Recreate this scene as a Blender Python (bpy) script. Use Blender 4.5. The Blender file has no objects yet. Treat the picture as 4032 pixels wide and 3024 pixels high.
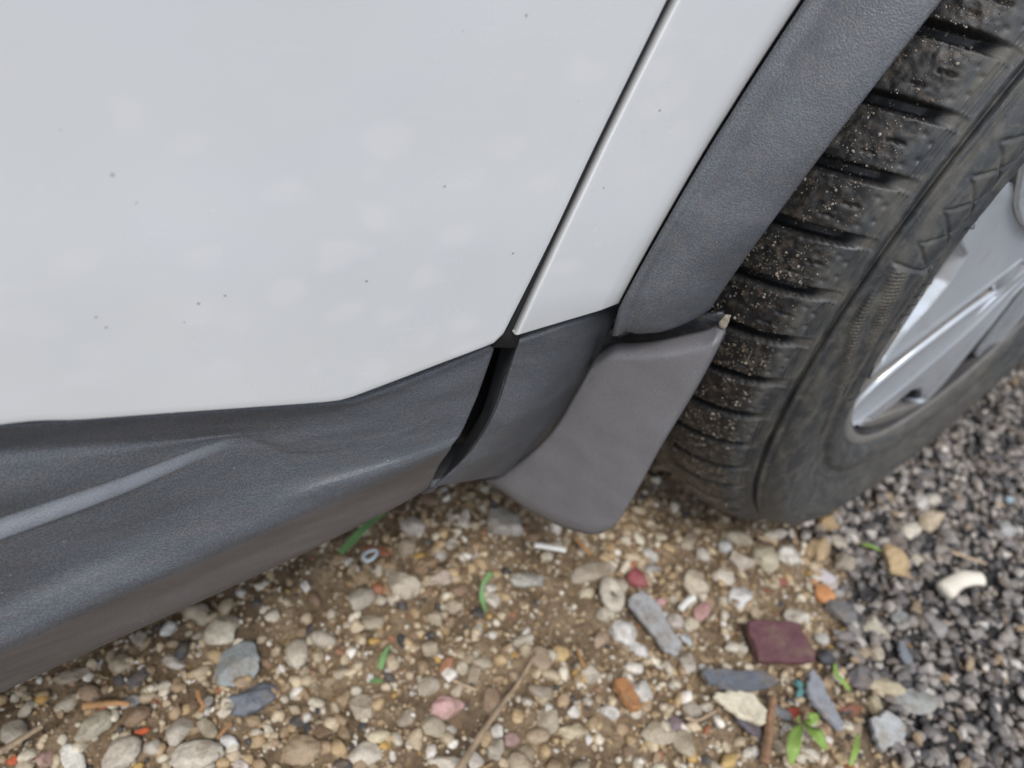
import bpy, math, random
import numpy as np
from mathutils import Vector, Matrix

random.seed(7); rng = np.random.default_rng(7)
SC = bpy.context.scene
COL = SC.collection

# ------------------------------------------------------------------ camera
CAM_R = np.array([[0.862805, 0.181707, -0.471752],
                  [-0.458538, 0.674213, -0.578947],
                  [0.212863, 0.715835, 0.665034]])
CAM_P = np.array([-0.659237, -0.219507, 0.542013])
cam_d = bpy.data.cameras.new('camera'); cam = bpy.data.objects.new('camera', cam_d); COL.objects.link(cam)
_u, _s, _v = np.linalg.svd(CAM_R); _R = _u @ _v
cam.matrix_world = Matrix([list(_R[0]) + [CAM_P[0]], list(_R[1]) + [CAM_P[1]], list(_R[2]) + [CAM_P[2]], [0, 0, 0, 1]])
cam_d.sensor_width = 36; cam_d.lens = 27; cam_d.clip_start = 0.01; cam_d.clip_end = 500
cam_d.dof.use_dof = True; cam_d.dof.focus_distance = 0.34; cam_d.dof.aperture_fstop = 6.8
SC.camera = cam

# ------------------------------------------------------------------ sky, sun, exposure
SUN_EL, SUN_AZ = 60.0, 232.0      # azimuth of the sun, degrees counter-clockwise from +X
w = bpy.data.worlds.new('World'); SC.world = w; w.use_nodes = True
nt = w.node_tree; bg = nt.nodes['Background']
sky = nt.nodes.new('ShaderNodeTexSky'); sky.sky_type = 'NISHITA'; sky.sun_disc = False
sky.sun_elevation = math.radians(SUN_EL); sky.sun_rotation = math.radians(90 - SUN_AZ)
sky.air_density = 1.0; sky.dust_density = 1.2; sky.ozone_density = 1.5
cloud = nt.nodes.new('ShaderNodeHueSaturation'); cloud.inputs['Saturation'].default_value = 0.52
nt.links.new(sky.outputs[0], cloud.inputs['Color']); nt.links.new(cloud.outputs[0], bg.inputs['Color'])
bg.inputs['Strength'].default_value = 0.14
sd = bpy.data.lights.new('sun', 'SUN'); sun = bpy.data.objects.new('sun', sd); COL.objects.link(sun)
sd.energy = 1.6; sd.angle = math.radians(20); sd.color = (1.0, 0.965, 0.92)
_e, _a = math.radians(SUN_EL), math.radians(SUN_AZ)
sun_dir = Vector((math.cos(_e) * math.cos(_a), math.cos(_e) * math.sin(_a), math.sin(_e)))
sun.rotation_euler = sun_dir.to_track_quat('Z', 'Y').to_euler(); sun.location = (0, 0, 5)
SC.view_settings.view_transform = 'Standard'; SC.view_settings.look = 'None'
SC.view_settings.gamma = 1.0; SC.view_settings.use_curve_mapping = False
SC.view_settings.exposure = 0.58
SC.render.engine = 'CYCLES'

# ------------------------------------------------------------------ from a pixel of the survey photo to a point on a surface
IW, IH, F = 4032.0, 3024.0, 3024.0
K = 4032.0 / 2212.0
def ray(x, y):
    return CAM_R @ np.array([(x - IW / 2) / F, -(y - IH / 2) / F, -1.0])
def at_y(x, y, v):
    d = ray(x, y); return CAM_P + d * ((v - CAM_P[1]) / d[1])
def at_z(x, y, v=0.0):
    d = ray(x, y); return CAM_P + d * ((v - CAM_P[2]) / d[2])
def at_plane(x, y, p0, n):
    d = ray(x, y); return CAM_P + d * (np.dot(p0 - CAM_P, n) / np.dot(d, n))
def ky(px, py, y): return at_y(px * K, py * K, y)          # small-print pixels (2212 wide)

# ------------------------------------------------------------------ object helpers
def tag(o, label=None, cat=None, group=None, kind=None):
    if label: o['label'] = label
    if cat: o['category'] = cat
    if group: o['group'] = group
    if kind: o['kind'] = kind
    return o
def empty(name, loc, parent=None, rz=0.0):
    o = bpy.data.objects.new(name, None); COL.objects.link(o); o.location = loc; o.rotation_euler = (0, 0, rz)
    o.empty_display_size = 0.05
    if parent: o.parent = parent
    return o
def mesh_np(name, V, faces):
    me = bpy.data.meshes.new(name)
    V = np.asarray(V, dtype=np.float32)
    faces = np.asarray(faces, dtype=np.int32)
    nf, k = faces.shape
    me.vertices.add(len(V)); me.vertices.foreach_set('co', V.ravel())
    me.loops.add(nf * k); me.loops.foreach_set('vertex_index', faces.ravel())
    me.polygons.add(nf); me.polygons.foreach_set('loop_start', np.arange(nf, dtype=np.int32) * k)
    me.update(calc_edges=True); me.validate()
    return me
def add(name, me, mat, parent=None, smooth=True, loc=None):
    o = bpy.data.objects.new(name, me); COL.objects.link(o)
    if mat: me.materials.append(mat)
    me.polygons.foreach_set('use_smooth', np.full(len(me.polygons), smooth, dtype=bool))
    if parent: o.parent = parent; 
    if loc is not None: o.location = loc
    return o
def grid_faces(nu, nv, wrap_u=False, flip=False):
    i = np.arange(nu if wrap_u else nu - 1)[:, None]; j = np.arange(nv - 1)[None, :]
    i2 = (i + 1) % nu
    a = (i * nv + j); b = (i2 * nv + j); c = (i2 * nv + j + 1); d = (i * nv + j + 1)
    f = np.stack([a, b, c, d], -1).reshape(-1, 4)
    return f[:, ::-1] if flip else f
def catmull(P, n):
    """smooth polyline through P (k,3): n samples by parameter (uniform knots)"""
    P = np.asarray(P, float); k = len(P)
    t = np.linspace(0, k - 1, n); i = np.clip(t.astype(int), 0, k - 2); u = (t - i)[:, None]
    p0 = P[np.clip(i - 1, 0, k - 1)]; p1 = P[i]; p2 = P[i + 1]; p3 = P[np.clip(i + 2, 0, k - 1)]
    m1 = (p2 - p0) * .5; m2 = (p3 - p1) * .5
    h = lambda a, b, c, d: a * u ** 3 + b * u ** 2 + c * u + d
    return h(2, -3, 0, 1) * p1 + h(1, -2, 1, 0) * m1 + h(-2, 3, 0, 0) * p2 + h(1, -1, 0, 0) * m2
def arclen(P, n):
    P = np.asarray(P, float); d = np.r_[0, np.cumsum(np.linalg.norm(np.diff(P, axis=0), axis=1))]
    s = np.linspace(0, d[-1], n); return np.stack([np.interp(s, d, P[:, k]) for k in range(P.shape[1])], 1)
def curve(P, n): return arclen(catmull(P, max(8 * len(P), n)), n)
def thicken(G, th):
    """G (nu,nv,3) outer skin -> closed shell of thickness th towards -normal; returns V, F"""
    nu, nv, _ = G.shape
    du = np.gradient(G, axis=0); dv = np.gradient(G, axis=1); N = np.cross(du, dv)
    N /= np.linalg.norm(N, axis=2, keepdims=True) + 1e-12
    if N[..., 1].mean() > 0: N = -N; flip = True
    else: flip = False
    B = G - N * th
    V = np.concatenate([G.reshape(-1, 3), B.reshape(-1, 3)]); o = nu * nv
    f = grid_faces(nu, nv, flip=flip); Fs = [f, grid_faces(nu, nv, flip=not flip) + o]
    idx = np.arange(nu * nv).reshape(nu, nv)
    ring = np.concatenate([idx[:, 0], idx[-1, 1:], idx[::-1, -1][1:], idx[0, ::-1][1:]])
    a, b = ring[:-1], ring[1:]
    s = np.stack([a, b, b + o, a + o], 1); Fs.append(s[:, ::-1] if not flip else s)
    return V, np.concatenate(Fs)

# ------------------------------------------------------------------ materials
def mat_new(name):
    m = bpy.data.materials.new(name); m.use_nodes = True
    return m, m.node_tree, m.node_tree.nodes['Principled BSDF']
def N(nt, t, **kw):
    n = nt.nodes.new(t)
    for k, v in kw.items():
        if k in n.inputs: n.inputs[k].default_value = v
        else: setattr(n, k, v)
    return n
def L(nt, a, b): nt.links.new(a, b)
def ramp(nt, fac, stops):
    r = nt.nodes.new('ShaderNodeValToRGB'); el = r.color_ramp.elements
    while len(el) < len(stops): el.new(0.5)
    for e, (p, c) in zip(el, stops):
        e.position = p; e.color = (c if len(c) == 4 else (*c, 1)) if hasattr(c, '__len__') else (c, c, c, 1)
    L(nt, fac, r.inputs[0]); return r.outputs[0]
def mix(nt, fac, a, b, blend='MIX'):
    m = nt.nodes.new('ShaderNodeMix'); m.data_type = 'RGBA'; m.blend_type = blend
    for sock, v in ((m.inputs[0], fac), (m.inputs[6], a), (m.inputs[7], b)):
        if hasattr(v, 'is_output'): L(nt, v, sock)
        else: sock.default_value = v if not hasattr(v, '__len__') else (v if len(v) == 4 else (*v, 1))
    return m.outputs[2]
def noise(nt, vec, scale, detail=4, rough=.55, dist=0.0):
    n = N(nt, 'ShaderNodeTexNoise', Scale=scale, Detail=detail, Roughness=rough, Distortion=dist); L(nt, vec, n.inputs['Vector']); return n.outputs['Fac']
def obj_co(nt): return nt.nodes.new('ShaderNodeTexCoord').outputs['Object']
def scaled(nt, vec, sc, rot=(0, 0, 0)):
    m = nt.nodes.new('ShaderNodeMapping'); m.inputs['Scale'].default_value = sc; m.inputs['Rotation'].default_value = rot; L(nt, vec, m.inputs['Vector']); return m.outputs[0]
def bump(nt, h, strength, dist, nrm=None):
    b = N(nt, 'ShaderNodeBump', Strength=strength, Distance=dist); L(nt, h, b.inputs['Height'])
    if nrm is not None: L(nt, nrm, b.inputs['Normal'])
    return b.outputs[0]

def make_paint():
    m, nt, p = mat_new('white_paint'); co = obj_co(nt)
    base = ramp(nt, noise(nt, co, 9, 3), [(.3, (.595, .608, .616)), (.7, (.645, .652, .656))])
    # dust film along the lower edge, fine specks of road dirt and a few brown spots
    film = noise(nt, scaled(nt, co, (3, 3, 7)), 6, 2, .5)
    base = mix(nt, ramp(nt, film, [(.3, 0.0), (.9, .3)]), base, (.62, .605, .58))
    # pale blotches painted in for the mottled reflection of the ground
    wv = N(nt, 'ShaderNodeTexVoronoi', Scale=44); wv.feature = 'SMOOTH_F1'; wv.inputs['Smoothness'].default_value = .25
    wob = N(nt, 'ShaderNodeTexNoise', Scale=38, Detail=2); L(nt, co, wob.inputs['Vector'])
    ma = nt.nodes.new('ShaderNodeVectorMath'); ma.operation = 'MULTIPLY_ADD'; L(nt, wob.outputs['Color'], ma.inputs[0]); ma.inputs[1].default_value = (.02, .02, .02); L(nt, scaled(nt, co, (.8, 1, 1.2), (0, .5, 0)), ma.inputs[2]); L(nt, ma.outputs[0], wv.inputs['Vector'])
    spot = ramp(nt, wv.outputs['Distance'], [(.20, 1.0), (.38, 0.0)])
    gate = ramp(nt, noise(nt, co, 13, 2), [(.40, 0.0), (.56, 1.0)])
    mk = nt.nodes.new('ShaderNodeMath'); mk.operation = 'MULTIPLY'; L(nt, spot, mk.inputs[0]); L(nt, gate, mk.inputs[1])
    mk2 = nt.nodes.new('ShaderNodeMath'); mk2.operation = 'MULTIPLY'; L(nt, mk.outputs[0], mk2.inputs[0]); mk2.inputs[1].default_value = .30
    base = mix(nt, mk2.outputs[0], base, (.735, .715, .735))
    base = mix(nt, ramp(nt, noise(nt, scaled(nt, co, (6, 6, 60), (0, .1, 0)), 2.2, 4, .6), [(.64, 0.0), (.74, .13)]), base, (.73, .735, .74))
    v = N(nt, 'ShaderNodeTexVoronoi', Scale=64); L(nt, co, v.inputs['Vector'])
    sp = ramp(nt, v.outputs['Distance'], [(.030, .75), (.042, 0.0)])
    v2 = N(nt, 'ShaderNodeTexVoronoi', Scale=17); L(nt, co, v2.inputs['Vector'])
    s2 = ramp(nt, v2.outputs['Distance'], [(.015, .5), (.045, 0.0)])
    base = mix(nt, sp, base, (.20, .19, .18))
    base = mix(nt, s2, base, (.44, .38, .32))
    L(nt, base, p.inputs['Base Color'])
    p.inputs['Roughness'].default_value = .22
    L(nt, ramp(nt, noise(nt, co, 14, 5), [(.35, .16), (.7, .34)]), p.inputs['Roughness'])
    p.inputs['Coat Weight'].default_value = .7; p.inputs['Coat Roughness'].default_value = .07
    L(nt, bump(nt, noise(nt, co, 60, 3), .03, .002), p.inputs['Coat Normal'])
    return m
def make_plastic(name, base=(.050, .054, .061), grain=1200, gs=.5, rough=(.40, .55), dirt=.3, dirt_col=(.12, .095, .08), vary=1.6):
    m, nt, p = mat_new(name); co = obj_co(nt)
    wob = N(nt, 'ShaderNodeTexNoise', Scale=55, Detail=2); L(nt, co, wob.inputs['Vector'])
    sub = nt.nodes.new('ShaderNodeVectorMath'); sub.operation = 'MULTIPLY_ADD'; L(nt, wob.outputs['Color'], sub.inputs[0]); sub.inputs[1].default_value = (.004,) * 3; L(nt, co, sub.inputs[2])
    v = N(nt, 'ShaderNodeTexVoronoi', Scale=grain); v.feature = 'SMOOTH_F1'; v.inputs['Smoothness'].default_value = .4; L(nt, sub.outputs[0], v.inputs['Vector'])
    cloudy = noise(nt, scaled(nt, co, (5, 20, 24)), 2.6, 4)
    streak = noise(nt, scaled(nt, co, (14, 60, 70)), 3, 5, .6)
    col = mix(nt, ramp(nt, cloudy, [(.3, 0.0), (.75, 1.0)]), base, tuple(c * vary for c in base))
    col = mix(nt, ramp(nt, streak, [(.45, 0.0), (.8, dirt)]), col, dirt_col)
    cell = ramp(nt, v.outputs['Distance'], [(.1, .72), (.7, 1.32)])
    col = mix(nt, 1.0, col, cell, 'MULTIPLY')
    fl = N(nt, 'ShaderNodeTexVoronoi', Scale=70); L(nt, scaled(nt, co, (1, 2.2, 2.2), (0, .4, 0)), fl.inputs['Vector'])
    col = mix(nt, ramp(nt, fl.outputs['Distance'], [(.02, .7), (.035, 0.0)]), col, (.5, .47, .42))
    wa = N(nt, 'ShaderNodeAttribute', attribute_name='polish_highlight')
    col = mix(nt, wa.outputs['Fac'], col, mix(nt, 1.0, (.125, .134, .150), ramp(nt, v.outputs['Distance'], [(.1, .88), (.7, 1.1)]), 'MULTIPLY'))  # polished ridge colour, lightened and blued as a painted sky highlight
    L(nt, col, p.inputs['Base Color'])
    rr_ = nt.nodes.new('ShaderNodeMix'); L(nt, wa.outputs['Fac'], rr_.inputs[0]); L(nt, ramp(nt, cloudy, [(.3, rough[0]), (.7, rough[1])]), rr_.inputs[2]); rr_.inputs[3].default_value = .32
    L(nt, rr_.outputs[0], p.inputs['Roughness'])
    p.inputs['Specular IOR Level'].default_value = .6
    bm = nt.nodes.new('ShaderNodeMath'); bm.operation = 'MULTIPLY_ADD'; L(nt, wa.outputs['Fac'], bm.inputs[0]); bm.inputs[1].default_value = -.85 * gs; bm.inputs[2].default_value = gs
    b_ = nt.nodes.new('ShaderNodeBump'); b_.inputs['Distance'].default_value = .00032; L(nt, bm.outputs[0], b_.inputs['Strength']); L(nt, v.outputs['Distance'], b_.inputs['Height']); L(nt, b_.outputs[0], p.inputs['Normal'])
    return m
def make_plain(name, col, rough=.6, metal=0.0, var=.25, scale=40, spec=.5, bstr=0.0, bscale=200):
    m, nt, p = mat_new(name); co = obj_co(nt)
    c = mix(nt, ramp(nt, noise(nt, co, scale, 5), [(.3, 0.0), (.7, 1.0)]), tuple(x * (1 - var) for x in col), tuple(min(1, x * (1 + var)) for x in col))
    L(nt, c, p.inputs['Base Color']); p.inputs['Roughness'].default_value = rough; p.inputs['Metallic'].default_value = metal
    p.inputs['Specular IOR Level'].default_value = spec
    if bstr: L(nt, bump(nt, noise(nt, co, bscale, 5), bstr, .002), p.inputs['Normal'])
    return m
def make_alloy():
    m, nt, p = mat_new('silver_alloy'); co = obj_co(nt)
    c = ramp(nt, noise(nt, co, 18, 4), [(.3, (.56, .595, .64)), (.7, (.62, .65, .69))])
    c = mix(nt, ramp(nt, noise(nt, co, 34, 6, .65), [(.56, 0.0), (.74, .5)]), c, (.34, .29, .23))
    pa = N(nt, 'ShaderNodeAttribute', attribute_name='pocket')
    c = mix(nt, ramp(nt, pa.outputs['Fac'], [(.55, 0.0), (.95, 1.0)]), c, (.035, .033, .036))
    L(nt, c, p.inputs['Base Color']); p.inputs['Metallic'].default_value = .4; p.inputs['Roughness'].default_value = .27
    p.inputs['Coat Weight'].default_value = .5; p.inputs['Coat Roughness'].default_value = .12
    return m
def make_alloy_dirty():
    m, nt, p = mat_new('dirty_alloy'); co = obj_co(nt)
    c = ramp(nt, noise(nt, co, 30, 6, .65), [(.3, (.26, .25, .235)), (.55, (.20, .185, .165)), (.8, (.38, .33, .26))])
    L(nt, c, p.inputs['Base Color']); p.inputs['Metallic'].default_value = .25; p.inputs['Roughness'].default_value = .55
    return m
def make_rubber():
    # UV: u = arc length along the tyre (m), v = distance along its profile from the outer bead (m)
    m, nt, p = mat_new('tyre_rubber'); co = obj_co(nt)
    uv = nt.nodes.new('ShaderNodeUVMap'); uv.uv_map = 'UVMap'
    dust = noise(nt, scaled(nt, uv.outputs[0], (9, 30, 1)), 4, 6, .65, .4)
    fine = noise(nt, co, 170, 4, .7)
    col = mix(nt, ramp(nt, dust, [(.42, 0.0), (.66, .8)]), (.036, .039, .043), (.108, .102, .085))
    col = mix(nt, ramp(nt, fine, [(.55, 0.0), (.72, .5)]), col, (.13, .115, .09))
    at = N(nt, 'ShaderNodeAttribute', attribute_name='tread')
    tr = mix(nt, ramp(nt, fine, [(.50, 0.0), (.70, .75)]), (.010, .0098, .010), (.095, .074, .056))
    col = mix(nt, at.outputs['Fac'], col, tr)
    cn = N(nt, 'ShaderNodeAttribute', attribute_name='groove_shade')
    col = mix(nt, cn.outputs['Fac'], col, (.009, .009, .0095))  # groove floors free of crumbs, their deep shade painted near black
    mud = N(nt, 'ShaderNodeAttribute', attribute_name='mud')
    mudn = noise(nt, scaled(nt, uv.outputs[0], (25, 90, 1)), 5, 5, .7)
    mm = nt.nodes.new('ShaderNodeMath'); mm.operation = 'MULTIPLY'; L(nt, mud.outputs['Fac'], mm.inputs[0]); L(nt, ramp(nt, mudn, [(.35, .1), (.65, 1.0)]), mm.inputs[1])
    col = mix(nt, mm.outputs[0], col, (.14, .115, .080))
    L(nt, col, p.inputs['Base Color'])
    L(nt, ramp(nt, dust, [(.3, .40), (.7, .68)]), p.inputs['Roughness'])
    L(nt, bump(nt, fine, .35, .0012), p.inputs['Normal'])
    return m
def make_stone_mat(name, src, rough=.54):
    m, nt, p = mat_new(name)
    if src == 'object':
        oi = nt.nodes.new('ShaderNodeObjectInfo'); c0 = oi.outputs['Color']; co = obj_co(nt); sc = 1.0
        geo = nt.nodes.new('ShaderNodeNewGeometry'); co = geo.outputs['Position']
    else:
        at = N(nt, 'ShaderNodeAttribute', attribute_name='Col'); c0 = at.outputs['Color']
        geo = nt.nodes.new('ShaderNodeNewGeometry'); co = geo.outputs['Position']
    n1 = noise(nt, co, 130, 6, .65); n2 = noise(nt, co, 620, 4, .6)
    c = mix(nt, 1.0, c0, ramp(nt, n1, [(.25, (.62, .59, .56)), (.5, (1, 1, 1)), (.8, (1.16, 1.13, 1.08))]), 'MULTIPLY')
    c = mix(nt, 1.0, c, ramp(nt, n2, [(.3, (.82, .8, .78)), (.65, (1.08, 1.08, 1.08))]), 'MULTIPLY')
    c = mix(nt, ramp(nt, noise(nt, co, 60, 5, .7), [(.49, 0.0), (.68, .62)]), c, (.21, .15, .085))
    L(nt, c, p.inputs['Base Color']); p.inputs['Roughness'].default_value = rough
    L(nt, ramp(nt, n1, [(.3, rough - .22), (.7, rough + .1)]), p.inputs['Roughness'])
    L(nt, bump(nt, n1, .5, .004, bump(nt, n2, .6, .0015)), p.inputs['Normal'])
    return m
def make_ground():
    m, nt, p = mat_new('gritty_earth')
    geo = nt.nodes.new('ShaderNodeNewGeometry'); co = geo.outputs['Position']
    a = noise(nt, co, 26, 7, .65); b = noise(nt, co, 220, 5, .7)
    c = ramp(nt, a, [(.28, (.10, .067, .036)), (.5, (.215, .150, .086)), (.72, (.38, .285, .18))])
    c = mix(nt, 1.0, c, ramp(nt, b, [(.3, (.55, .52, .5)), (.55, (1, 1, 1)), (.8, (1.35, 1.3, 1.25))]), 'MULTIPLY')
    z = N(nt, 'ShaderNodeAttribute', attribute_name='dark_zone')
    d = ramp(nt, b, [(.3, (.012, .0115, .012)), (.7, (.042, .039, .038))])
    c = mix(nt, z.outputs['Fac'], c, d)
    L(nt, c, p.inputs['Base Color'])
    L(nt, ramp(nt, a, [(.35, .32), (.65, .75)]), p.inputs['Roughness'])
    L(nt, bump(nt, b, .8, .004), p.inputs['Normal'])
    return m

M = dict(
    paint=make_paint(),
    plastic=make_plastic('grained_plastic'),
    plastic_smooth=make_plastic('smooth_plastic', base=(.068, .061, .058), grain=2400, gs=.12, rough=(.5, .65), dirt=.45, dirt_col=(.13, .105, .09)),
    flap=make_plastic('dusty_rubber', base=(.122, .119, .125), grain=2600, gs=.1, rough=(.45, .6), dirt=.25, dirt_col=(.15, .13, .118), vary=1.2),
    black=make_plain('black_liner', (.010, .0105, .012), .7),
    alloy=make_alloy(), alloy_dirty=make_alloy_dirty(), rubber=make_rubber(),
    steel=make_plain('brake_steel', (.16, .15, .14), .45, .7),
    stone=make_stone_mat('stone', 'object'), gravel=make_stone_mat('gravel', 'vertex'),
    wet=make_stone_mat('glossy_shard', 'object', .5),
    ground=make_ground(),
    barrel=make_plain('shaded_barrel', (.030, .027, .027), .7, var=.5, scale=25),  # shade inside the rim, painted as a near-black colour
    twig=make_plain('dry_straw', (.34, .25, .16), .7, var=.35, scale=90, bstr=.4),
    wood=make_plain('orange_wood', (.34, .18, .075), .7, var=.3, scale=90, bstr=.4),
    brownwood=make_plain('brown_wood', (.26, .15, .085), .75, var=.4, scale=120, bstr=.5),
    leaf=make_plain('fresh_leaf', (.20, .31, .06), .5, var=.25, scale=60),
    grass=make_plain('green_blade', (.13, .25, .085), .5, var=.3, scale=60),
    white_plastic=make_plain('white_plastic', (.70, .68, .62), .45, var=.08),
)
for k in ('leaf', 'grass'):
    M[k].node_tree.nodes['Principled BSDF'].inputs['Subsurface Weight'].default_value = 0.0

# ------------------------------------------------------------------ ground sheet
_LAT = rng.normal(size=(64, 64))
def vnoise(x, y, cell):
    x = np.asarray(x, float) / cell; y = np.asarray(y, float) / cell; i = np.floor(x).astype(int); j = np.floor(y).astype(int); u = x - i; v = y - j
    u = u * u * (3 - 2 * u); v = v * v * (3 - 2 * v); g_ = lambda a, b: _LAT[a % 64, b % 64]
    return (g_(i, j) * (1 - u) + g_(i + 1, j) * u) * (1 - v) + (g_(i, j + 1) * (1 - u) + g_(i + 1, j + 1) * u) * v
def p_dark_edge():
    pts = [at_z(x, y)[:2] for x, y in ((3120, 2010), (3260, 2230), (3330, 2500), (3420, 2760), (3470, 3024))]
    return np.array(pts)
EDGE = p_dark_edge()          # runs from beside the tyre towards the camera side
def dark_zone(x, y):
    """0 on the brown earth, 1 on the dark chippings"""
    o = np.argsort(EDGE[:, 1]); ex = np.interp(y, EDGE[o, 1], EDGE[o, 0])
    slope = (EDGE[o[0], 0] - EDGE[o[1], 0]) / (EDGE[o[0], 1] - EDGE[o[1], 1])
    ex = np.where(y < EDGE[o[0], 1], EDGE[o[0], 0] + (y - EDGE[o[0], 1]) * slope, ex)
    wob = .018 * np.sin(y * 41 + 1) + .012 * np.sin(y * 97 + x * 30)
    return np.clip((x - ex + wob) / .05 + .5, 0, 1)
def hfield(x, y):
    return hbase(x, y) + .0016 * vnoise(x, y, .021) + .0011 * vnoise(x, y + 3.1, .0095) + .0006 * vnoise(x + 1.7, y, .0047)
def hbase(x, y):
    h = .0022 * np.sin(x * 47 + 3 * np.sin(y * 29)) * np.sin(y * 53 + 2 * np.sin(x * 31)) + .003 * np.sin(x * 13 + 1.3) * np.sin(y * 11 + .4)
    h += .0012 * np.sin(x * 163 + y * 77) * np.sin(y * 181 - x * 59) + .0008 * np.sin(x * 391 - y * 217) * np.sin(y * 433 + x * 147)
    return h - .003
def spaced(lo, hi, step, far):
    c = np.arange(lo, hi + 1e-9, step); out = []; d = step; x = hi
    while x < far: d *= 1.35; x += d; out.append(x)
    out2 = []; d = step; x = lo
    while x > -far: d *= 1.35; x -= d; out2.append(x)
    return np.r_[out2[::-1], c, out]
gx = spaced(-1.0, .75, .0040, 60); gy = spaced(-.5, .4, .0040, 60)
GX, GY = np.meshgrid(gx, gy, indexing='ij'); GZ = hfield(GX, GY)
GZ = np.where((np.abs(GX) > 1.6) | (np.abs(GY) > 1.4), -.003, GZ)
me = mesh_np('ground', np.stack([GX, GY, GZ], -1).reshape(-1, 3), grid_faces(len(gx), len(gy)))
at_ = me.attributes.new('dark_zone', 'FLOAT', 'POINT'); at_.data.foreach_set('value', dark_zone(GX, GY).ravel().astype(np.float32))
g = add('ground', me, M['ground']); tag(g, kind='structure', label='brown gritty earth giving way to dark chippings')

# ------------------------------------------------------------------ the car
car = empty('car', (-.2, .5, 0)); CARO = np.array([-.2, .5, 0])
tag(car, 'white car with grey plastic cladding, mud flap and front wheel turned inwards', 'car')
def part(name, V, Fc, mat, parent=car, smooth=True, off=CARO):
    return add(name, mesh_np(name, np.asarray(V) - off, Fc), mat, parent, smooth)

def y_door(z):
    z = np.asarray(z, float)
    return .045 * (z - .32) + .10 * np.clip(z - .36, 0, None) ** 2 - .0010 * np.tanh((.392 - z) / .020)
def at_door(px, py, off=0.0):
    y = 0.0
    for _ in range(25):
        P = ky(px, py, y); y = float(y_door(P[2])) + off
    return ky(px, py, y)

TOP_Z = .98
# door: lower edge, then columns rising along the shut line's lean
low = np.array([at_door(*p) for p in ((0, 914), (180, 903), (370, 889), (560, 876), (700, 866), (745, 860), (775, 850), (850, 822), (960, 780), (1024, 756), (1060, 742), (1077, 734), (1086, 722))])
ext = np.array([[low[0, 0] - d, 0, low[0, 2] - (.0 if d < .3 else .01 * d)] for d in (.75, .6, .45, .3, .15, .06)]); ext[:, 1] = y_door(ext[:, 2])
low = np.concatenate([ext, low])
lowc = arclen(catmull(low, 400), 170)
gapT = at_door(1439, 0); gap0 = lowc[-1]
lean = (gapT[0] - gap0[0]) / (gapT[2] - gap0[2])
nu, nv = len(lowc), 70
tz = np.linspace(0, 1, nv) ** 1.3
G = np.zeros((nu, nv, 3))
for i, P in enumerate(lowc):
    s = i / (nu - 1); ln = lean * (s ** 2)
    z = P[2] + (TOP_Z - P[2]) * tz
    xx = P[0] + ln * (z - P[2]) * np.clip(1.0, 0, 1)
    G[i, :, 0] = xx; G[i, :, 2] = z
G[..., 1] = y_door(G[..., 2])
def with_hem(G, sides, r=.0016, deep=.014):
    """round the given borders of a skin and fold them inwards"""
    for sd in sides:
        ax = 0 if sd in ('u0', 'u1') else 1
        A = np.moveaxis(G, ax, 0)
        if sd.endswith('1'): A = A[::-1]
        d = A[0] - A[1]; d[:, 1] = 0; d /= np.linalg.norm(d, axis=1, keepdims=True) + 1e-12
        rows = []
        for a in (25, 50, 75, 90):
            a = math.radians(a); rows.append(A[0] + d * (r * math.sin(a)) + np.array([0, r * (1 - math.cos(a)), 0]))
        rows.append(A[0] + d * r + np.array([0, deep, 0]))
        A = np.concatenate([np.stack(rows[::-1]), A])
        if sd.endswith('1'): A = A[::-1]
        G = np.moveaxis(A, 0, ax)
    return G
Gd = with_hem(G, ['v0'], .0022); Gd = with_hem(Gd, ['u1'], .0010, .0045)
V, Fc = thicken(Gd, .0009)
door = part('door', V, Fc, M['paint'])

# fender: strip between the shut line and the wheel arch trim
AX = np.array([0, 0, .333])
RL, RR = .432, .3875
def on_circle(px, py, R):
    lo, hi = -.12, .10
    for _ in range(50):
        m_ = .5 * (lo + hi); P = ky(px, py, m_)
        r = math.hypot(P[0], P[2] - AX[2])
        if r > R: lo = m_
        else: hi = m_
    return ky(px, py, .5 * (lo + hi))
pl = np.array([at_door(px, py, -.0005) for px, py in ((1343, 657), (1390, 568), (1440, 480), (1510, 360), (1580, 247), (1660, 122), (1741, 0))])
pr = np.array([on_circle(px, py, RR) for px, py in ((1568, 640), (1625, 558), (1690, 470), (1800, 330), (1880, 230), (1970, 115), (2058, 0))])
def phi(P): return np.arctan2(P[:, 2] - AX[2], -P[:, 0])
phL, phR = phi(pl), phi(pr)
def arc(R, ph, y): return np.stack([-R * np.cos(ph), y, AX[2] + R * np.sin(ph)], -1)
rl_ = np.hypot(pl[:, 0], pl[:, 2] - AX[2])
def RLf(ph): return np.interp(ph, np.r_[phL[0] - .1, phL, phL[-1] + .6], np.r_[rl_[0] - .004, rl_, rl_[-1] + .004])
cl = np.polyfit(phL, pl[:, 1], 2); cr = np.polyfit(phR, pr[:, 1], 2)
def yL(ph): return y_door(AX[2] + RLf(ph) * np.sin(ph)) - .0005
def yR(ph): p_ = np.clip(ph, phR.min() - .1, phR.max()); return np.polyval(cr, p_)
print('yL', pl[:, 1].round(4), 'yR', pr[:, 1].round(4), 'phL', np.degrees(phL).round(1), 'phR', np.degrees(phR).round(1))
gl = np.array([at_door(*p) for p in ((1122, 721), (1194, 563), (1274, 397), (1355, 229), (1424, 89), (1487, -33))])
gdir = gl[-1] - gl[-2]; gdir /= gdir[2]
nf = 150
ph = np.linspace(phL[0], math.radians(195), nf)
inner = arc(RLf(ph), ph, yL(ph))
outer = []
zl = np.linspace(gl[0, 2], TOP_Z, 60)
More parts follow.
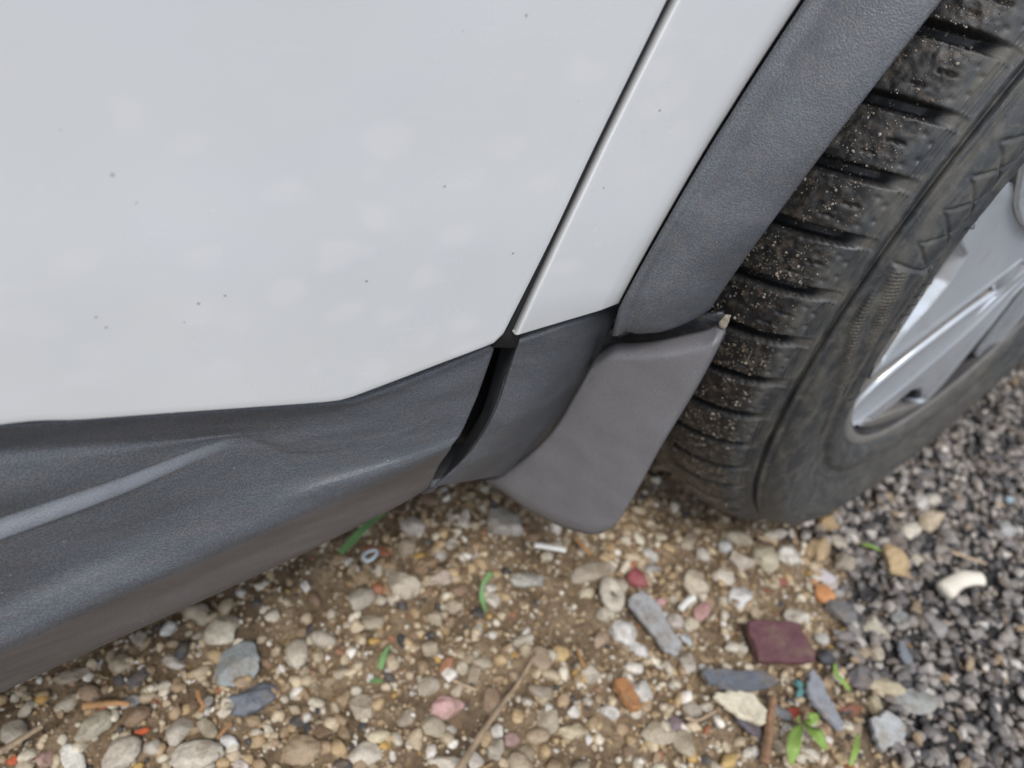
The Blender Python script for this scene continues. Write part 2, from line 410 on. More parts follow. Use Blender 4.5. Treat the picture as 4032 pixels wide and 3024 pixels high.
gx_ = np.interp(np.minimum(zl, gl[-1, 2]), gl[:, 2], gl[:, 0]) + gdir[0] * np.clip(zl - gl[-1, 2], 0, None)
gpoly = np.stack([gx_, y_door(zl), zl], 1)
gpoly = np.concatenate([gpoly, [[.10, y_door(TOP_Z), TOP_Z], [.62, y_door(TOP_Z), TOP_Z], [.66, y_door(.6), .60], [.66, y_door(.33), .33]]])
# parameter that keeps the first part of the strip level with the arc
pin = np.array([[-.43, .33], [-.36, .575], [0, .765], [.43, .33]])
tt = np.interp(ph, [ph[0], math.radians(45), math.radians(90), math.radians(140), ph[-1]], [0, .36, .52, .82, 1.0])
d_ = np.r_[0, np.cumsum(np.linalg.norm(np.diff(gpoly, axis=0), axis=1))]; d_ /= d_[-1]
outer = np.stack([np.interp(tt, d_, gpoly[:, k]) for k in range(3)], 1)
nv = 40; s = np.linspace(0, 1, nv)[None, :, None]
G = inner[:, None] * (1 - s) + outer[:, None] * s
blend = np.clip(s[..., 0] * 5, 0, 1)[..., None]
yd = y_door(G[..., 2]); yi = inner[:, None, 1]
G[..., 1] = yd * blend[..., 0] + (yi + .0015) * (1 - blend[..., 0])
Gf = with_hem(G[:, ::-1], ['u0'], .0016); Gf = with_hem(Gf, ['v0'], .0009, .0045)
V, Fc = thicken(Gf, .0009)
fender = part('fender', V, Fc, M['paint'])

# wheel arch trim
nph, ns = 260, 26
ph0 = np.linspace(0, 1, nph)
end = math.radians(192)
a_l = phL[0] - .040 + (end - phL[0] + .040) * ph0; a_r = phR[0] - .012 + (end - phR[0] + .012) * ph0
G = np.zeros((nph, ns, 3))
for j in range(ns):
    s = j / (ns - 1)
    a = a_l * (1 - s) + a_r * s
    R = (RLf(a_l) + .0035) * (1 - s) + RR * s
    y = (yL(a_l) - .0025) * (1 - s) + yR(a_r) * s - .0065 * math.sin(math.pi * min(1, s * 1.02)) ** .8
    y = y + .003 * math.exp(-((s - .13) / .05) ** 2)          # shallow step beside the paint
    if s > .86: y = y + .010 * ((s - .86) / .14) ** 2
    G[:, j] = np.stack([-R * np.cos(a), y, AX[2] + R * np.sin(a)], -1)
rows = []
for dy, dr, da in ((.006, -.0012, 0), (.02, -.001, 0), (.05, .004, 0)):
    a = a_r; rows.append(np.stack([-(RR + dr) * np.cos(a), G[:, -1, 1] + dy, AX[2] + (RR + dr) * np.sin(a)], -1)[:, None])
Gt = np.concatenate([G] + rows, 1)
# lower end rolls inwards
end_rows = []
t0 = Gt[0] - Gt[3]; t0 /= np.linalg.norm(t0, axis=1, keepdims=True)
for k_, (dn, dy) in enumerate(((.003, .0012), (.005, .0045), (.0065, .012), (.012, .020), (.028, .026))):
    tap = np.clip(np.linspace(0, 1, Gt.shape[1]) / .35, 0, 1)[:, None] ** 2
    end_rows.append(Gt[0] + t0 * dn * np.clip(tap, .002, 1) + np.array([0, dy, 0]) * np.clip((np.linspace(0, 1, Gt.shape[1]) - .06) / .2, 0, 1)[:, None])
Gt = np.concatenate([np.stack(end_rows[::-1]), Gt])
V, Fc = thicken(Gt, .0025)
arch = part('arch_trim', V, Fc, M['plastic'])

# door cladding: rails from the paint edge down to the turned-under lower edge
rails = [
    ([(0, 902), (370, 878), (700, 852), (770, 838), (920, 782), (1070, 722)], [.010] * 6),
    ([(0, 925), (370, 899), (700, 874), (780, 862), (925, 806), (1064, 745)], [.0065, .0065, .006, .0055, .005, .0050]),
    ([(0, 952), (370, 925), (690, 893), (790, 872), (925, 824), (1060, 764)], [.0095, .0092, .0066, .005, .004, .0036]),
    ([(0, 973), (250, 956), (470, 938), (560, 927), (720, 905), (890, 862), (1052, 788)], [.0118, .0112, .0100, .0082, .0055, .0030, .0024]),
    ([(0, 1010), (250, 980), (470, 945), (580, 936), (740, 918), (890, 880), (1046, 805)], [.0086, .0092, .0096, .0076, .0046, .0020, .0018]),
    ([(0, 1062), (250, 1008), (480, 948), (600, 944), (750, 932), (890, 900), (1038, 828)], [.0056, .0076, .0094, .0068, .0036, .0010, .0012]),
    ([(0, 1108), (250, 1030), (487, 950), (615, 953), (760, 945), (888, 918), (1030, 850)], [.0051, .0066, .0092, .0060, .0028, .0000, .0008]),
    ([(0, 1124), (250, 1040), (495, 952), (625, 962), (765, 955), (886, 930), (1024, 866)], [.0047, .0061, .0089, .0054, .0020, -.0008, .0002]),
    ([(0, 1162), (250, 1070), (515, 960), (635, 975), (770, 966), (884, 942), (1016, 884)], [.0004, .0027, .0082, .0047, .0013, -.0015, -.0006]),
    ([(0, 1182), (250, 1088), (518, 978), (640, 988), (775, 976), (882, 952), (1010, 898)], [.0001, .0024, .0070, .0040, .0005, -.0022, -.0014]),
    ([(0, 1290), (250, 1180), (520, 1062), (650, 1040), (780, 1010), (880, 980), (992, 938)], [-.0030, -.0012, .0012, -.0005, -.0025, -.0042, -.0038]),
    ([(0, 1350), (250, 1236), (520, 1118), (655, 1066), (780, 1024), (880, 994), (980, 955)], [-.0085, -.0066, -.0040, -.0040, -.0048, -.0058, -.0052]),
    ([(0, 1388), (250, 1274), (520, 1154), (660, 1092), (780, 1042), (880, 1006), (972, 966)], [-.0122, -.0102, -.0072, -.0062, -.0062, -.0066, -.0058]),
    ([(0, 1410), (250, 1296), (520, 1176), (660, 1112), (780, 1058), (876, 1020), (966, 978)], [-.0124, -.0104, -.0074, -.0062, -.0058, -.0058, -.0048]),
    ([(0, 1450), (250, 1334), (520, 1206), (660, 1140), (780, 1084), (858, 1046), (945, 1007)], [-.0090, -.0072, -.0046, -.0034, -.0028, -.0022, -.0010]),
    ([(0, 1494), (250, 1380), (520, 1258), (660, 1192), (780, 1132), (848, 1098), (910, 1060)], [-.0030, -.0014, .0008, .0018, .0026, .0034, .0044]),
]
NU = 200
RW = []
for pts, ys in rails:
    P = np.array([ky(px, py, y) for (px, py), y in zip(pts, ys)])
    RW.append(curve(P, NU))
RW.append(RW[-1] + np.array([0, .03, -.002])); RW.append(RW[-1] + np.array([0, .09, .012]))
RW = np.stack(RW, 1)                                    # (NU, rails, 3)
dirn = RW[0] - RW[12]; dirn = np.array([-1, 0, 0.0])
slope = (RW[0] - RW[14]) / np.abs((RW[0] - RW[14])[:, :1]); slope[:, 0] = -1; slope[:, 1] = np.clip(slope[:, 1], -.04, .04) * .3; slope[:, 2] *= .12
EX = np.stack([RW[0] + slope * d for d in np.linspace(.75, .02, 36)])
RW = np.concatenate([EX, RW])
G = np.stack([catmull(r, (len(r) - 1) * 7 + 1) for r in RW])
Gc = with_hem(G, ['u1'], .0022, .02)
V, Fc = thicken(Gc, .002)
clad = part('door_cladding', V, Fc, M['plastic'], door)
# the smooth dirty lower face is a band of its own material
clad.data.materials.append(M['plastic_smooth'])
nuc, nvc = Gc.shape[:2]
jj = (np.arange(len(Fc)) % (nvc - 1)); nfa = (nuc - 1) * (nvc - 1)
mi = np.zeros(len(Fc), dtype=np.int32); sel = (np.arange(len(Fc)) < 2 * nfa) & (jj >= 7 * 13); mi[sel] = 1
iu = np.arange(nuc)[:, None]; jv = np.arange(nvc)[None, :] / 7.0
polish_highlight = np.exp(-((jv - 7.55) / .75) ** 4) * np.clip((36 + 97 - iu) / 26, 0, 1) ** .7 * (.80 + .2 * np.sin(iu * .31) * np.sin(iu * .083 + jv))  # smooth polished ridge, its sky highlight painted in as a lighter band
polish_highlight = np.concatenate([polish_highlight.ravel(), np.zeros(nuc * nvc)])
at_ = clad.data.attributes.new('polish_highlight', 'FLOAT', 'POINT'); at_.data.foreach_set('value', polish_highlight.astype(np.float32))
clad.data.polygons.foreach_set('material_index', mi)

# lower rear corner of the fender: plastic end piece between the door cladding and the mud flap
def rail_px(pts, ys): return curve(np.array([ky(px, py, y) for (px, py), y in zip(pts, ys)]), 90)
cols = [
    rail_px([(1088, 728), (1068, 800), (1040, 890), (985, 975), (905, 1058)], [.030, .030, .030, .030, .030]),
    rail_px([(1113, 741), (1088, 810), (1058, 895), (1003, 982), (922, 1062)], [.009, .008, .007, .008, .012]),
    rail_px([(1119, 739), (1096, 806), (1066, 892), (1013, 977), (932, 1054)], [.0045, .004, .003, .004, .008]),
    rail_px([(1127, 737), (1106, 803), (1076, 889), (1024, 973), (946, 1050)], [.0030, .002, .001, .002, .006]),
    rail_px([(1180, 719), (1158, 790), (1126, 876), (1070, 962), (985, 1044)], [.0025, .0005, -.0015, -.0008, .005]),
    rail_px([(1235, 700), (1205, 780), (1168, 868), (1105, 960), (1020, 1038)], [.0030, .002, .001, .003, .009]),
    rail_px([(1290, 683), (1252, 772), (1208, 862), (1140, 955), (1058, 1032)], [.0075, .008, .010, .013, .019]),
    rail_px([(1332, 668), (1286, 760), (1238, 855), (1170, 950), (1085, 1028)], [.0140, .017, .021, .026, .032]),
    rail_px([(1375, 655), (1330, 750), (1280, 850), (1205, 950), (1115, 1030)], [.0300, .036, .044, .050, .056]),
]
G = np.stack([catmull(np.stack([c[i] for c in cols]), 65) for i in range(90)])
top = [G[0] + np.array([0, dy, dz]) for dz, dy in ((.001, .002), (.0012, .006), (.0005, .02))]
bot = [G[-1] + np.array([0, dy, dz]) for dz, dy in ((-.002, .006), (-.002, .03))]
G = np.concatenate([np.stack(top[::-1]), G, np.stack(bot)])
V, Fc = thicken(G, .002)
sillend = part('fender_end_piece', V, Fc, M['plastic'])

# dark cavity behind the shut lines
liner_p = [at_y(x * K, y * K, .052) for x, y in ((1060, 640), (1300, 600), (1390, 620), (1420, 690), (1190, 1010), (860, 1010))]
back = []
def slab(poly, th):
    poly = np.array(poly); n = len(poly); V = np.concatenate([poly, poly + np.array([0, th, 0])])
    fs = [tuple(range(n)), tuple(range(2 * n - 1, n - 1, -1))] + [(i, (i + 1) % n, n + (i + 1) % n, n + i) for i in range(n)]
    return V, fs
def part_py(name, V, fs, mat, parent=car, smooth=False, off=CARO):
    me = bpy.data.meshes.new(name); me.from_pydata([tuple(v) for v in np.asarray(V) - off], [], fs); me.update()
    return add(name, me, mat, parent, smooth)
V, fs = slab(liner_p, .02); part_py('wing_bracket', V, fs, M['black'])
tS = np.linspace(-.04, 1.06, 30); cS = [(1104 + (1464 - 1104) * t, 722 * (1 - t)) for t in tS]
G = np.stack([[at_door(x + dx, y, .0042) for x, y in cS] for dx in (-26, 0, 24)], 1)
V, Fc = thicken(G, .004); part('door_seal', V, Fc, M['black'])

# mud flap
P0 = np.array([-.400, -.030, .16]); fd = np.array([-.50, .866, 0]); fn = np.cross(fd, [0, 0, 1.0]); fn /= np.linalg.norm(fn)
if fn[1] > 0: fn = -fn
c1 = lambda x, y: (1600 + x / 1.3829, 1000 + y / 1.3829)
def fpt(x, y, off=0.0):
    return at_plane(*c1(x, y), P0 + fn * off, fn)
lip = [(1008, 592), (1035, 556), (1075, 522), (1140, 480), (1250, 476), (1400, 460), (1600, 420), (1690, 388), (1728, 384)]
right = [(1728, 384), (1738, 420), (1690, 530), (1580, 735), (1400, 1030), (1270, 1265), (1180, 1420), (1140, 1468)]
left = [(1008, 592), (960, 690), (900, 790), (830, 910), (750, 1010), (640, 1110), (530, 1185), (420, 1232)]
low_ = [(420, 1232), (520, 1296), (640, 1382), (800, 1466), (900, 1504), (990, 1526), (1055, 1524), (1105, 1500), (1140, 1468)]
nu_, nv_ = 60, 70
T = arclen(catmull(lip, 200), nu_); B = arclen(catmull(low_, 200), nu_); Lf = arclen(catmull(left, 200), nv_); Rt = arclen(catmull(right, 200), nv_)
u = np.linspace(0, 1, nu_)[:, None, None]; v = np.linspace(0, 1, nv_)[None, :, None]
Cn = (1 - v) * T[:, None] + v * B[:, None] + (1 - u) * Lf[None] + u * Rt[None] - ((1 - u) * (1 - v) * T[0] + u * (1 - v) * T[-1] + (1 - u) * v * B[0] + u * v * B[-1])
G = np.zeros((nu_, nv_, 3))
for i in range(nu_):
    for j in range(nv_):
        uu, vv = i / (nu_ - 1), j / (nv_ - 1)
        off = .004 * math.sin(math.pi * uu) * (1 - .5 * vv) - .012 * max(0, 1 - vv / .095) ** 1.6     # lip leans back
        off -= .003 * max(0, 1 - uu / .06) ** 2 + .005 * max(0, (uu - .94) / .06) ** 2 + .004 * max(0, (vv - .95) / .05) ** 2
        off += .0005 * math.sin(6 * uu + 4 * vv)
        G[i, j] = fpt(*Cn[i, j], off)
V, Fc = thicken(G, .004)
flap = part('mud_flap', V, Fc, M['flap'])
b0 = fpt(1700, 405, -.012)
def blob(c, r, n=10, m=7, squash=(1, 1, 1)):
    th = np.linspace(0, 2 * np.pi, n, endpoint=False); ps = np.linspace(.02, np.pi - .02, m)
    V = np.array([[c[0] + squash[0] * r * math.sin(p) * math.cos(t), c[1] + squash[1] * r * math.sin(p) * math.sin(t), c[2] + squash[2] * r * math.cos(p)] for t in th for p in ps])
    return V, grid_faces(n, m, True)
# strip of liner that closes the joint above the flap
jl = arclen(np.array([fpt(x, y, -.013) for x, y in ((985, 560), (1060, 470), (1140, 400), (1300, 370), (1500, 350), (1725, 330))]), 30)
jl2 = arclen(np.array([fpt(x, y, -.022) for x, y in ((985, 760), (1060, 640), (1140, 560), (1300, 540), (1500, 520), (1725, 480))]), 30)
G = np.stack([jl, .5 * (jl + jl2) - fn * .004, jl2], 1); V, Fc = thicken(G, .002)
part('flap_joint', V, Fc, make_plastic('joint_plastic', base=(.018, .022, .028), grain=900, gs=.3, rough=(.3, .5), dirt=.5, dirt_col=(.16, .13, .1)))

# wheel arch liner and floor pan (close the dark behind the wheel and keep the sky from under the car)
a = np.linspace(math.radians(-28), math.radians(205), 50); yy = np.array([.03, .10, .20, .33])
G = np.stack([np.stack([-(.405) * np.cos(a), np.full_like(a, y), AX[2] + .405 * np.sin(a)], -1) for y in yy], 1)
V, Fc = thicken(G, .003); part('arch_liner', V, Fc, M['black'])
def box(x0, x1, y0, y1, z0, z1):
    V = [(x0, y0, z0), (x1, y0, z0), (x1, y1, z0), (x0, y1, z0), (x0, y0, z1), (x1, y0, z1), (x1, y1, z1), (x0, y1, z1)]
    return V, [(0, 3, 2, 1), (4, 5, 6, 7), (0, 1, 5, 4), (1, 2, 6, 5), (2, 3, 7, 6), (3, 0, 4, 7)]
V, fs = box(-1.4, -.42, .10, 1.55, .20, .24); part_py('floor_pan', V, fs, M['black'])
V, fs = box(-.42, .66, .34, 1.55, .22, .80); part_py('engine_bay', V, fs, M['black'])
V, fs = box(-1.4, -.47, .115, .16, .235, .97); part_py('door_inner', V, fs, M['black'])

# ------------------------------------------------------------------ wheel
STEER = math.radians(9)
WZ = .333
wheel_o = np.array([0, 0, WZ])
cs, sn = math.cos(STEER), math.sin(STEER)
# wheel is a mesh part (barrel); its local frame: x forward, y inwards, z up, origin at the hub
def lathe(prof, n, a0=0, a1=2 * np.pi):
    th = np.linspace(a0, a1, n, endpoint=False); prof = np.array(prof)
    V = np.stack([-prof[None, :, 0] * np.cos(th)[:, None], np.broadcast_to(prof[None, :, 1], (n, len(prof))), prof[None, :, 0] * np.sin(th)[:, None]], -1)
    return V.reshape(-1, 3), grid_faces(n, len(prof), True)
rim_prof = catmull([(.199, .20), (.199, .12), (.203, .060), (.2045, .035), (.208, .0285), (.2135, .0265), (.2145, .0200), (.2160, .0125), (.2195, .0085), (.2245, .0070), (.2285, .0085), (.2290, .0140), (.224, .022)], 90)
V, Fc = lathe(rim_prof, 220)
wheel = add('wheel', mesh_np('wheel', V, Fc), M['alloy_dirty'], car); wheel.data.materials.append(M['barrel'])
jb = np.arange(len(Fc)) % 89; mi = (jb < 58).astype(np.int32); wheel.data.polygons.foreach_set('material_index', mi); wheel.location = wheel_o - CARO; wheel.rotation_euler = (0, 0, STEER)  # deep part of the barrel gets the painted shade
def wpart(name, V, Fc, mat, smooth=True): return add(name, mesh_np(name, V, Fc), mat, wheel, smooth)

# tyre profile, outer bead to inner bead (r, y)
key = [(.2265, .0150), (.2290, .0078), (.2335, .0040), (.2390, .0016), (.2450, .0004), (.2500, .0012), (.2525, .0030), (.2560, .0036), (.2640, .0018), (.2760, -.0028), (.2900, -.0068), (.3010, -.0082), (.3085, -.0060), (.3140, -.0010), (.3170, .0045), (.3186, .0088), (.3200, .0112),
       (.3250, .0150), (.3310, .0215), (.3362, .0300), (.3400, .0400), (.3428, .0530), (.3447, .0700), (.3455, .0880), (.3458, .1080), (.3455, .1290), (.3447, .1470), (.3428, .1640), (.3390, .1800), (.3310, .1960), (.3180, .2080), (.2980, .2200), (.2700, .2190), (.2450, .2090), (.2280, .2000)]
prof = catmull(key, 2400)
dl = np.r_[0, np.cumsum(np.linalg.norm(np.diff(prof, axis=0), axis=1))]
cut = dl[np.argmin(np.abs(prof[:, 1] - .150) + (prof[:, 0] < .33))]
_sh = dl[np.argmin(np.abs(prof[:, 0] - .3186) + (prof[:, 1] > .05))]
sA = np.r_[np.arange(0, _sh - .0068, .0010), np.arange(_sh - .006, _sh + .012, .00045), np.arange(_sh + .013, cut, .0011), np.linspace(cut, dl[-1], 26)]
pr_, py_ = np.interp(sA, dl, prof[:, 0]), np.interp(sA, dl, prof[:, 1])
tg = np.gradient(np.stack([pr_, py_], 1), axis=0); tg /= np.linalg.norm(tg, axis=1, keepdims=True)
nr, ny = tg[:, 1], -tg[:, 0]            # outward normal in (r, y)
# theta: 0 = rear, positive up; fine over what the photo shows
th = np.r_[np.arange(math.radians(-128), math.radians(40), .0026), np.arange(math.radians(40), math.radians(232), .016)]
TH, SS = np.meshgrid(th, sA, indexing='ij')
RR_, YY_ = np.broadcast_to(pr_, TH.shape), np.broadcast_to(py_, TH.shape)
s_sh = dl[np.argmin(np.abs(prof[:, 0] - .3186) + (prof[:, 1] > .05))]     # shoulder line
q = SS - s_sh                                                              # distance past the shoulder line
R0 = .333
disp = np.zeros_like(TH)
sm = lambda x, a, b: np.clip((x - a) / (b - a), 0, 1) ** 2 * (3 - 2 * np.clip((x - a) / (b - a), 0, 1))
groove = lambda d, w: np.exp(-(d / w) ** 4)
slit = lambda d, w: np.exp(-np.clip(np.abs(d / w), 0, 3) ** 10)
disp -= .0034 * groove(q, .0010)                                           # line round the shoulder
disp += .0007 * groove(q - .0030, .0010) + .0007 * groove(q + .0030, .0010) - .0009 * groove(q + .0056, .0006)
PITCH = math.radians(5.62)
skew = -.22 * np.clip(q - .008, 0, None) / R0                                # grooves swing as they run in
ph_ = (TH - math.radians(19.3) - skew) / PITCH
fr = (ph_ - np.round(ph_)) * PITCH * R0                                     # metres from the nearest main groove
deep = .0008 + .0085 * sm(q, .008, .024)
disp -= deep * slit(fr, .0034) * sm(q, .0025, .006) * (1 - sm(q, .064, .066))
fr2 = (ph_ + .5 - np.round(ph_ + .5)) * PITCH * R0
slot = lambda a, b: sm(q, a, a + .001) * (1 - sm(q, b, b + .001))
disp -= .0028 * groove(fr2 - .001, .0007) * slot(.0215, .0295) + .0028 * groove(fr2 + .0065, .0007) * slot(.030, .036) * .7
for dq, df in ((.0125, .004), (.0125, -.0045), (.0175, .0075), (.0180, -.008)):
    disp -= .0014 * np.exp(-((fr2 - df) ** 2 + (q - dq) ** 2) / .0012 ** 2)
inblk = (np.abs(fr) > .0045)
for dq in (.0058, .0080, .0102):
    disp -= .0010 * groove(q - dq, .0005) * inblk
disp -= .0075 * groove(q - .0685, .0042) + .0075 * groove(q - .112, .0045) + .0075 * groove(q - .155, .0045)   # circumferential grooves
disp -= .0055 * groove((((TH - .9 * (q - .07)) / (PITCH * .5)) - np.round((TH - .9 * (q - .07)) / (PITCH * .5))) * PITCH * .5 * R0, .0012) * sm(q, .073, .075) * (1 - sm(q, .106, .108))
# sidewall: serrated wedge bands, a panel of crossing ridges, fine rings
back_ = -q
side = sm(back_, .006, .009) * (1 - sm(back_, .050, .056))
sec = (TH - math.radians(7.5))
band = sm(-sec, 0, .01)
serr = np.zeros_like(TH)
for off_, wid, sl in ((.012, .0042, .085), (.030, .0050, .10), (.046, .0042, .11), (.0, .0036, .09)):
    for rep in (0,):
        c_ = off_ + sl * (-(sec) - rep)
        inb = groove(back_ - c_, wid) * side * sm(-sec - rep, -.12, -.1) * (1 - sm(-sec - rep, .50, .55))
        ser = .5 + .5 * np.sin((TH * R0 * 1.0 - back_ * .5) * 2 * np.pi / .0024)
        disp += inb * (.0006 + .0016 * ser) * (band if rep == 0 else 1); serr += inb * (.25 + .75 * ser) * (band if rep == 0 else 1)
dia = (np.abs(np.mod(TH * R0 / .019 + back_ / .024, 1) - .5) < .06).astype(float) + (np.abs(np.mod(TH * R0 / .019 - back_ / .024, 1) - .5) < .06)
disp += -.0009 * np.clip(dia, 0, 1) * sm(sec, .0, .02) * (1 - sm(sec, .62, .66)) * sm(back_, .010, .014) * (1 - sm(back_, .052, .056))
disp -= .0009 * groove(sec + .0, .0035) * side
disp += .0006 * groove(back_ - .068, .0012) - .0005 * groove(back_ - .0745, .0010)
# worn, torn tread face
crumb = vnoise(TH * R0, SS, .0032) + .7 * vnoise(TH * R0 + 3, SS, .0017)
disp += .00026 * crumb * (1 - slit(fr, .0042)) * sm(q, .013, .022) * (1 - sm(q, .11, .13)) + .00012 * vnoise(TH * R0, SS + 2, .005)
R2 = RR_ + nr[None] * disp; Y2 = YY_ + ny[None] * disp
X = -R2 * np.cos(TH); Z = R2 * np.sin(TH)
# flattened where it bears on the ground, sidewall bulging above
floor_ = -WZ + .001
load = np.clip((floor_ + .02 - Z) / .03, 0, 1) * (np.abs(X) < .14)
Y2 = Y2 - np.where(Y2 < .05, 1, 0) * .004 * load * np.exp(-((RR_ - .30) / .03) ** 2)
Z = np.where(Z < floor_ + .006, floor_ + .006 - (.006) * (1 - np.exp((Z - floor_ - .006) / .006)), Z)
Vt = np.stack([X, Y2, Z], -1).reshape(-1, 3)
me = mesh_np('tyre', Vt, grid_faces(len(th), len(sA), True))
# attributes
lp = np.zeros(len(me.loops), dtype=np.int32); me.loops.foreach_get('vertex_index', lp)
uvl = me.uv_layers.new(name='UVMap'); uvv = np.stack([(TH * R0).ravel()[lp], SS.ravel()[lp]], 1).astype(np.float32); uvl.data.foreach_set('uv', uvv.ravel())
tr = sm(q, .016, .026) * (1 - .25 * groove(fr, .003))
at_ = me.attributes.new('tread', 'FLOAT', 'POINT'); at_.data.foreach_set('value', tr.ravel().astype(np.float32))
mud = sm(-np.degrees(TH), 14, 45) * sm(q, .018, .03) + .35 * groove(fr, .003) * sm(q, .002, .006) * (1 - sm(q, .010, .016)) + .8 * np.clip(serr, 0, 1) + .35 * sm(-np.degrees(TH), 60, 100) * sm(back_, -.01, .01)
at_ = me.attributes.new('mud', 'FLOAT', 'POINT'); at_.data.foreach_set('value', np.clip(mud, 0, 1).ravel().astype(np.float32))
at_ = me.attributes.new('groove_shade', 'FLOAT', 'POINT'); at_.data.foreach_set('value', (slit(fr, .0040) * sm(q, .012, .018)).ravel().astype(np.float32))  # mask of the shade painted into the main grooves
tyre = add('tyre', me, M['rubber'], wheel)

# road grit caught on the tread face
P3 = Vt.reshape(len(th), len(sA), 3)
ico_v = np.array([(0, 0, 1), (.894, 0, .447), (.276, .851, .447), (-.724, .526, .447), (-.724, -.526, .447), (.276, -.851, .447), (.724, .526, -.447), (-.276, .851, -.447), (-.894, 0, -.447), (-.276, -.851, -.447), (.724, -.526, -.447), (0, 0, -1)])
ico_f = np.array([(0, 1, 2), (0, 2, 3), (0, 3, 4), (0, 4, 5), (0, 5, 1), (1, 6, 2), (2, 7, 3), (3, 8, 4), (4, 9, 5), (5, 10, 1), (2, 6, 7), (3, 7, 8), (4, 8, 9), (5, 9, 10), (1, 10, 6), (6, 11, 7), (7, 11, 8), (8, 11, 9), (9, 11, 10), (10, 11, 6)])
def subdiv(V, Fc):
    V = [tuple(v) for v in V]; cache = {}; out = []
    def mid(a, b):
        k = (min(a, b), max(a, b))
        if k not in cache:
            m_ = np.array(V[a]) + np.array(V[b]); m_ /= np.linalg.norm(m_); V.append(tuple(m_)); cache[k] = len(V) - 1
        return cache[k]
    for a, b, c in Fc:
        x, y, z = mid(a, b), mid(b, c), mid(c, a); out += [(a, x, z), (b, y, x), (c, z, y), (x, y, z)]
    return np.array(V), np.array(out)
ico1_v, ico1_f = subdiv(ico_v, ico_f); ico2_v, ico2_f = subdiv(ico1_v, ico1_f); ico3_v, ico3_f = subdiv(ico2_v, ico2_f)
def rand_rot(n):
    qd = rng.normal(size=(n, 4)); qd /= np.linalg.norm(qd, axis=1, keepdims=True); w_, x, y, z = qd.T
    return np.stack([np.stack([1 - 2 * (y * y + z * z), 2 * (x * y - z * w_), 2 * (x * z + y * w_)], -1), np.stack([2 * (x * y + z * w_), 1 - 2 * (x * x + z * z), 2 * (y * z - x * w_)], -1), np.stack([2 * (x * z - y * w_), 2 * (y * z + x * w_), 1 - 2 * (x * x + y * y)], -1)], 1)
ti = np.where((th > math.radians(-75)) & (th < math.radians(45)))[0]; si = np.where((sA > s_sh + .020) & (sA < s_sh + .075))[0]
ng = 11000
gi = rng.choice(ti, ng); gj = rng.choice(si, ng)
keep = np.sin(th[gi] * 33) + np.sin(th[gi] * 71 + sA[gj] * 400) + rng.normal(size=ng) > -.2
gi, gj = gi[keep], gj[keep]; ng = len(gi)
sz = np.exp(rng.normal(math.log(.00036), .5, ng)).clip(.00018, .0011)
Rm = rand_rot(ng); VV = np.einsum('nij,kj->nki', Rm, ico_v * np.array([1, .8, .65])) * sz[:, None, None] + P3[gi, gj][:, None]
FF = (ico_f[None] + (np.arange(ng) * 12)[:, None, None]).reshape(-1, 3)
me = mesh_np('tread_grit', VV.reshape(-1, 3), FF)
pal = np.array([(.28, .25, .21), (.20, .165, .13), (.36, .34, .31), (.13, .10, .075)])
cc = np.repeat(pal[rng.integers(0, 4, ng)], 12, 0)
ca = me.color_attributes.new('Col', 'FLOAT_COLOR', 'POINT'); ca.data.foreach_set('color', np.c_[cc, np.ones(len(cc))].astype(np.float32).ravel())
grit = add('tread_grit', me, M['gravel'], wheel, False); tag(grit, kind='stuff')

# spokes: blades swept round from the hub, each a shell with raised edges and deep side walls
def pol(r, deg, y):
    a = math.radians(deg); return np.array([-r * math.cos(a), y, r * math.sin(a)])
POCK = []
def blade(rows, turn, depth, pocket=False, tilt=0.0):
    """rows: (r, deg_low, deg_up, y) from hub to rim"""
    k, nr_ = (64, 220) if pocket else (24, 60)
    R_ = catmull(np.array([(r, a, b) for r, a, b, y in rows]), nr_); Y_ = catmull(np.array([(y, 0, 0) for r, a, b, y in rows]), nr_)[:, 0]
    s = np.linspace(0, 1, k)
    rr = R_[:, 0][:, None] + 0 * s[None]; aa = R_[:, 1][:, None] * (1 - s) + R_[:, 2][:, None] * s; yy = Y_[:, None] + 0 * s[None]
    yy = yy + .0016 * np.sin(np.pi * s)[None] - .0009 * (np.exp(-((s - .05) / .04) ** 2) + np.exp(-((s - .95) / .04) ** 2))[None]
    yy = yy + tilt * (s[None] - .5) * np.clip((R_[:, 0] - .05) / .05, 0, 1)[:, None]
    if pocket:
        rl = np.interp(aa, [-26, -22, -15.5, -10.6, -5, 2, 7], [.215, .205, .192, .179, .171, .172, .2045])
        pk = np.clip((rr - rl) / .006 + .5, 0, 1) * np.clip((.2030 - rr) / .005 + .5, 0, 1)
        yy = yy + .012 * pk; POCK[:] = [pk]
    ar = np.radians(aa + turn)
    face = np.stack([-rr * np.cos(ar), yy, rr * np.sin(ar)], -1)
    low_, up_ = face[:, 0], face[:, -1]
    wl = [np.stack([low_ + np.array([0, d, 0]) for d in (depth, depth * .5, .003)], 1), np.stack([up_ + np.array([0, d, 0]) for d in (.003, depth * .5, depth)], 1)]
    G = np.concatenate([wl[0], face, wl[1]], 1)
    nu, nv = G.shape[:2]
    V = G.reshape(-1, 3); Fc = grid_faces(nu, nv)
    idx = np.arange(nu * nv).reshape(nu, nv); caps = []
    for row in (idx[0], idx[-1]):
        for j in range(nv // 2 - 1): caps.append((row[j], row[j + 1], row[nv - 2 - j], row[nv - 1 - j]))
    return V, np.concatenate([Fc, np.array(caps)]), nu, nv
broad = [(.030, -60, 60, .0040), (.060, -22, 26, .0040), (.082, -18.4, 20, .0042), (.125, -21.6, 19, .0060), (.171, -24.2, 18.5, .0080), (.191, -25.1, 18, .0095), (.2125, -25.8, 17.5, .0112)]
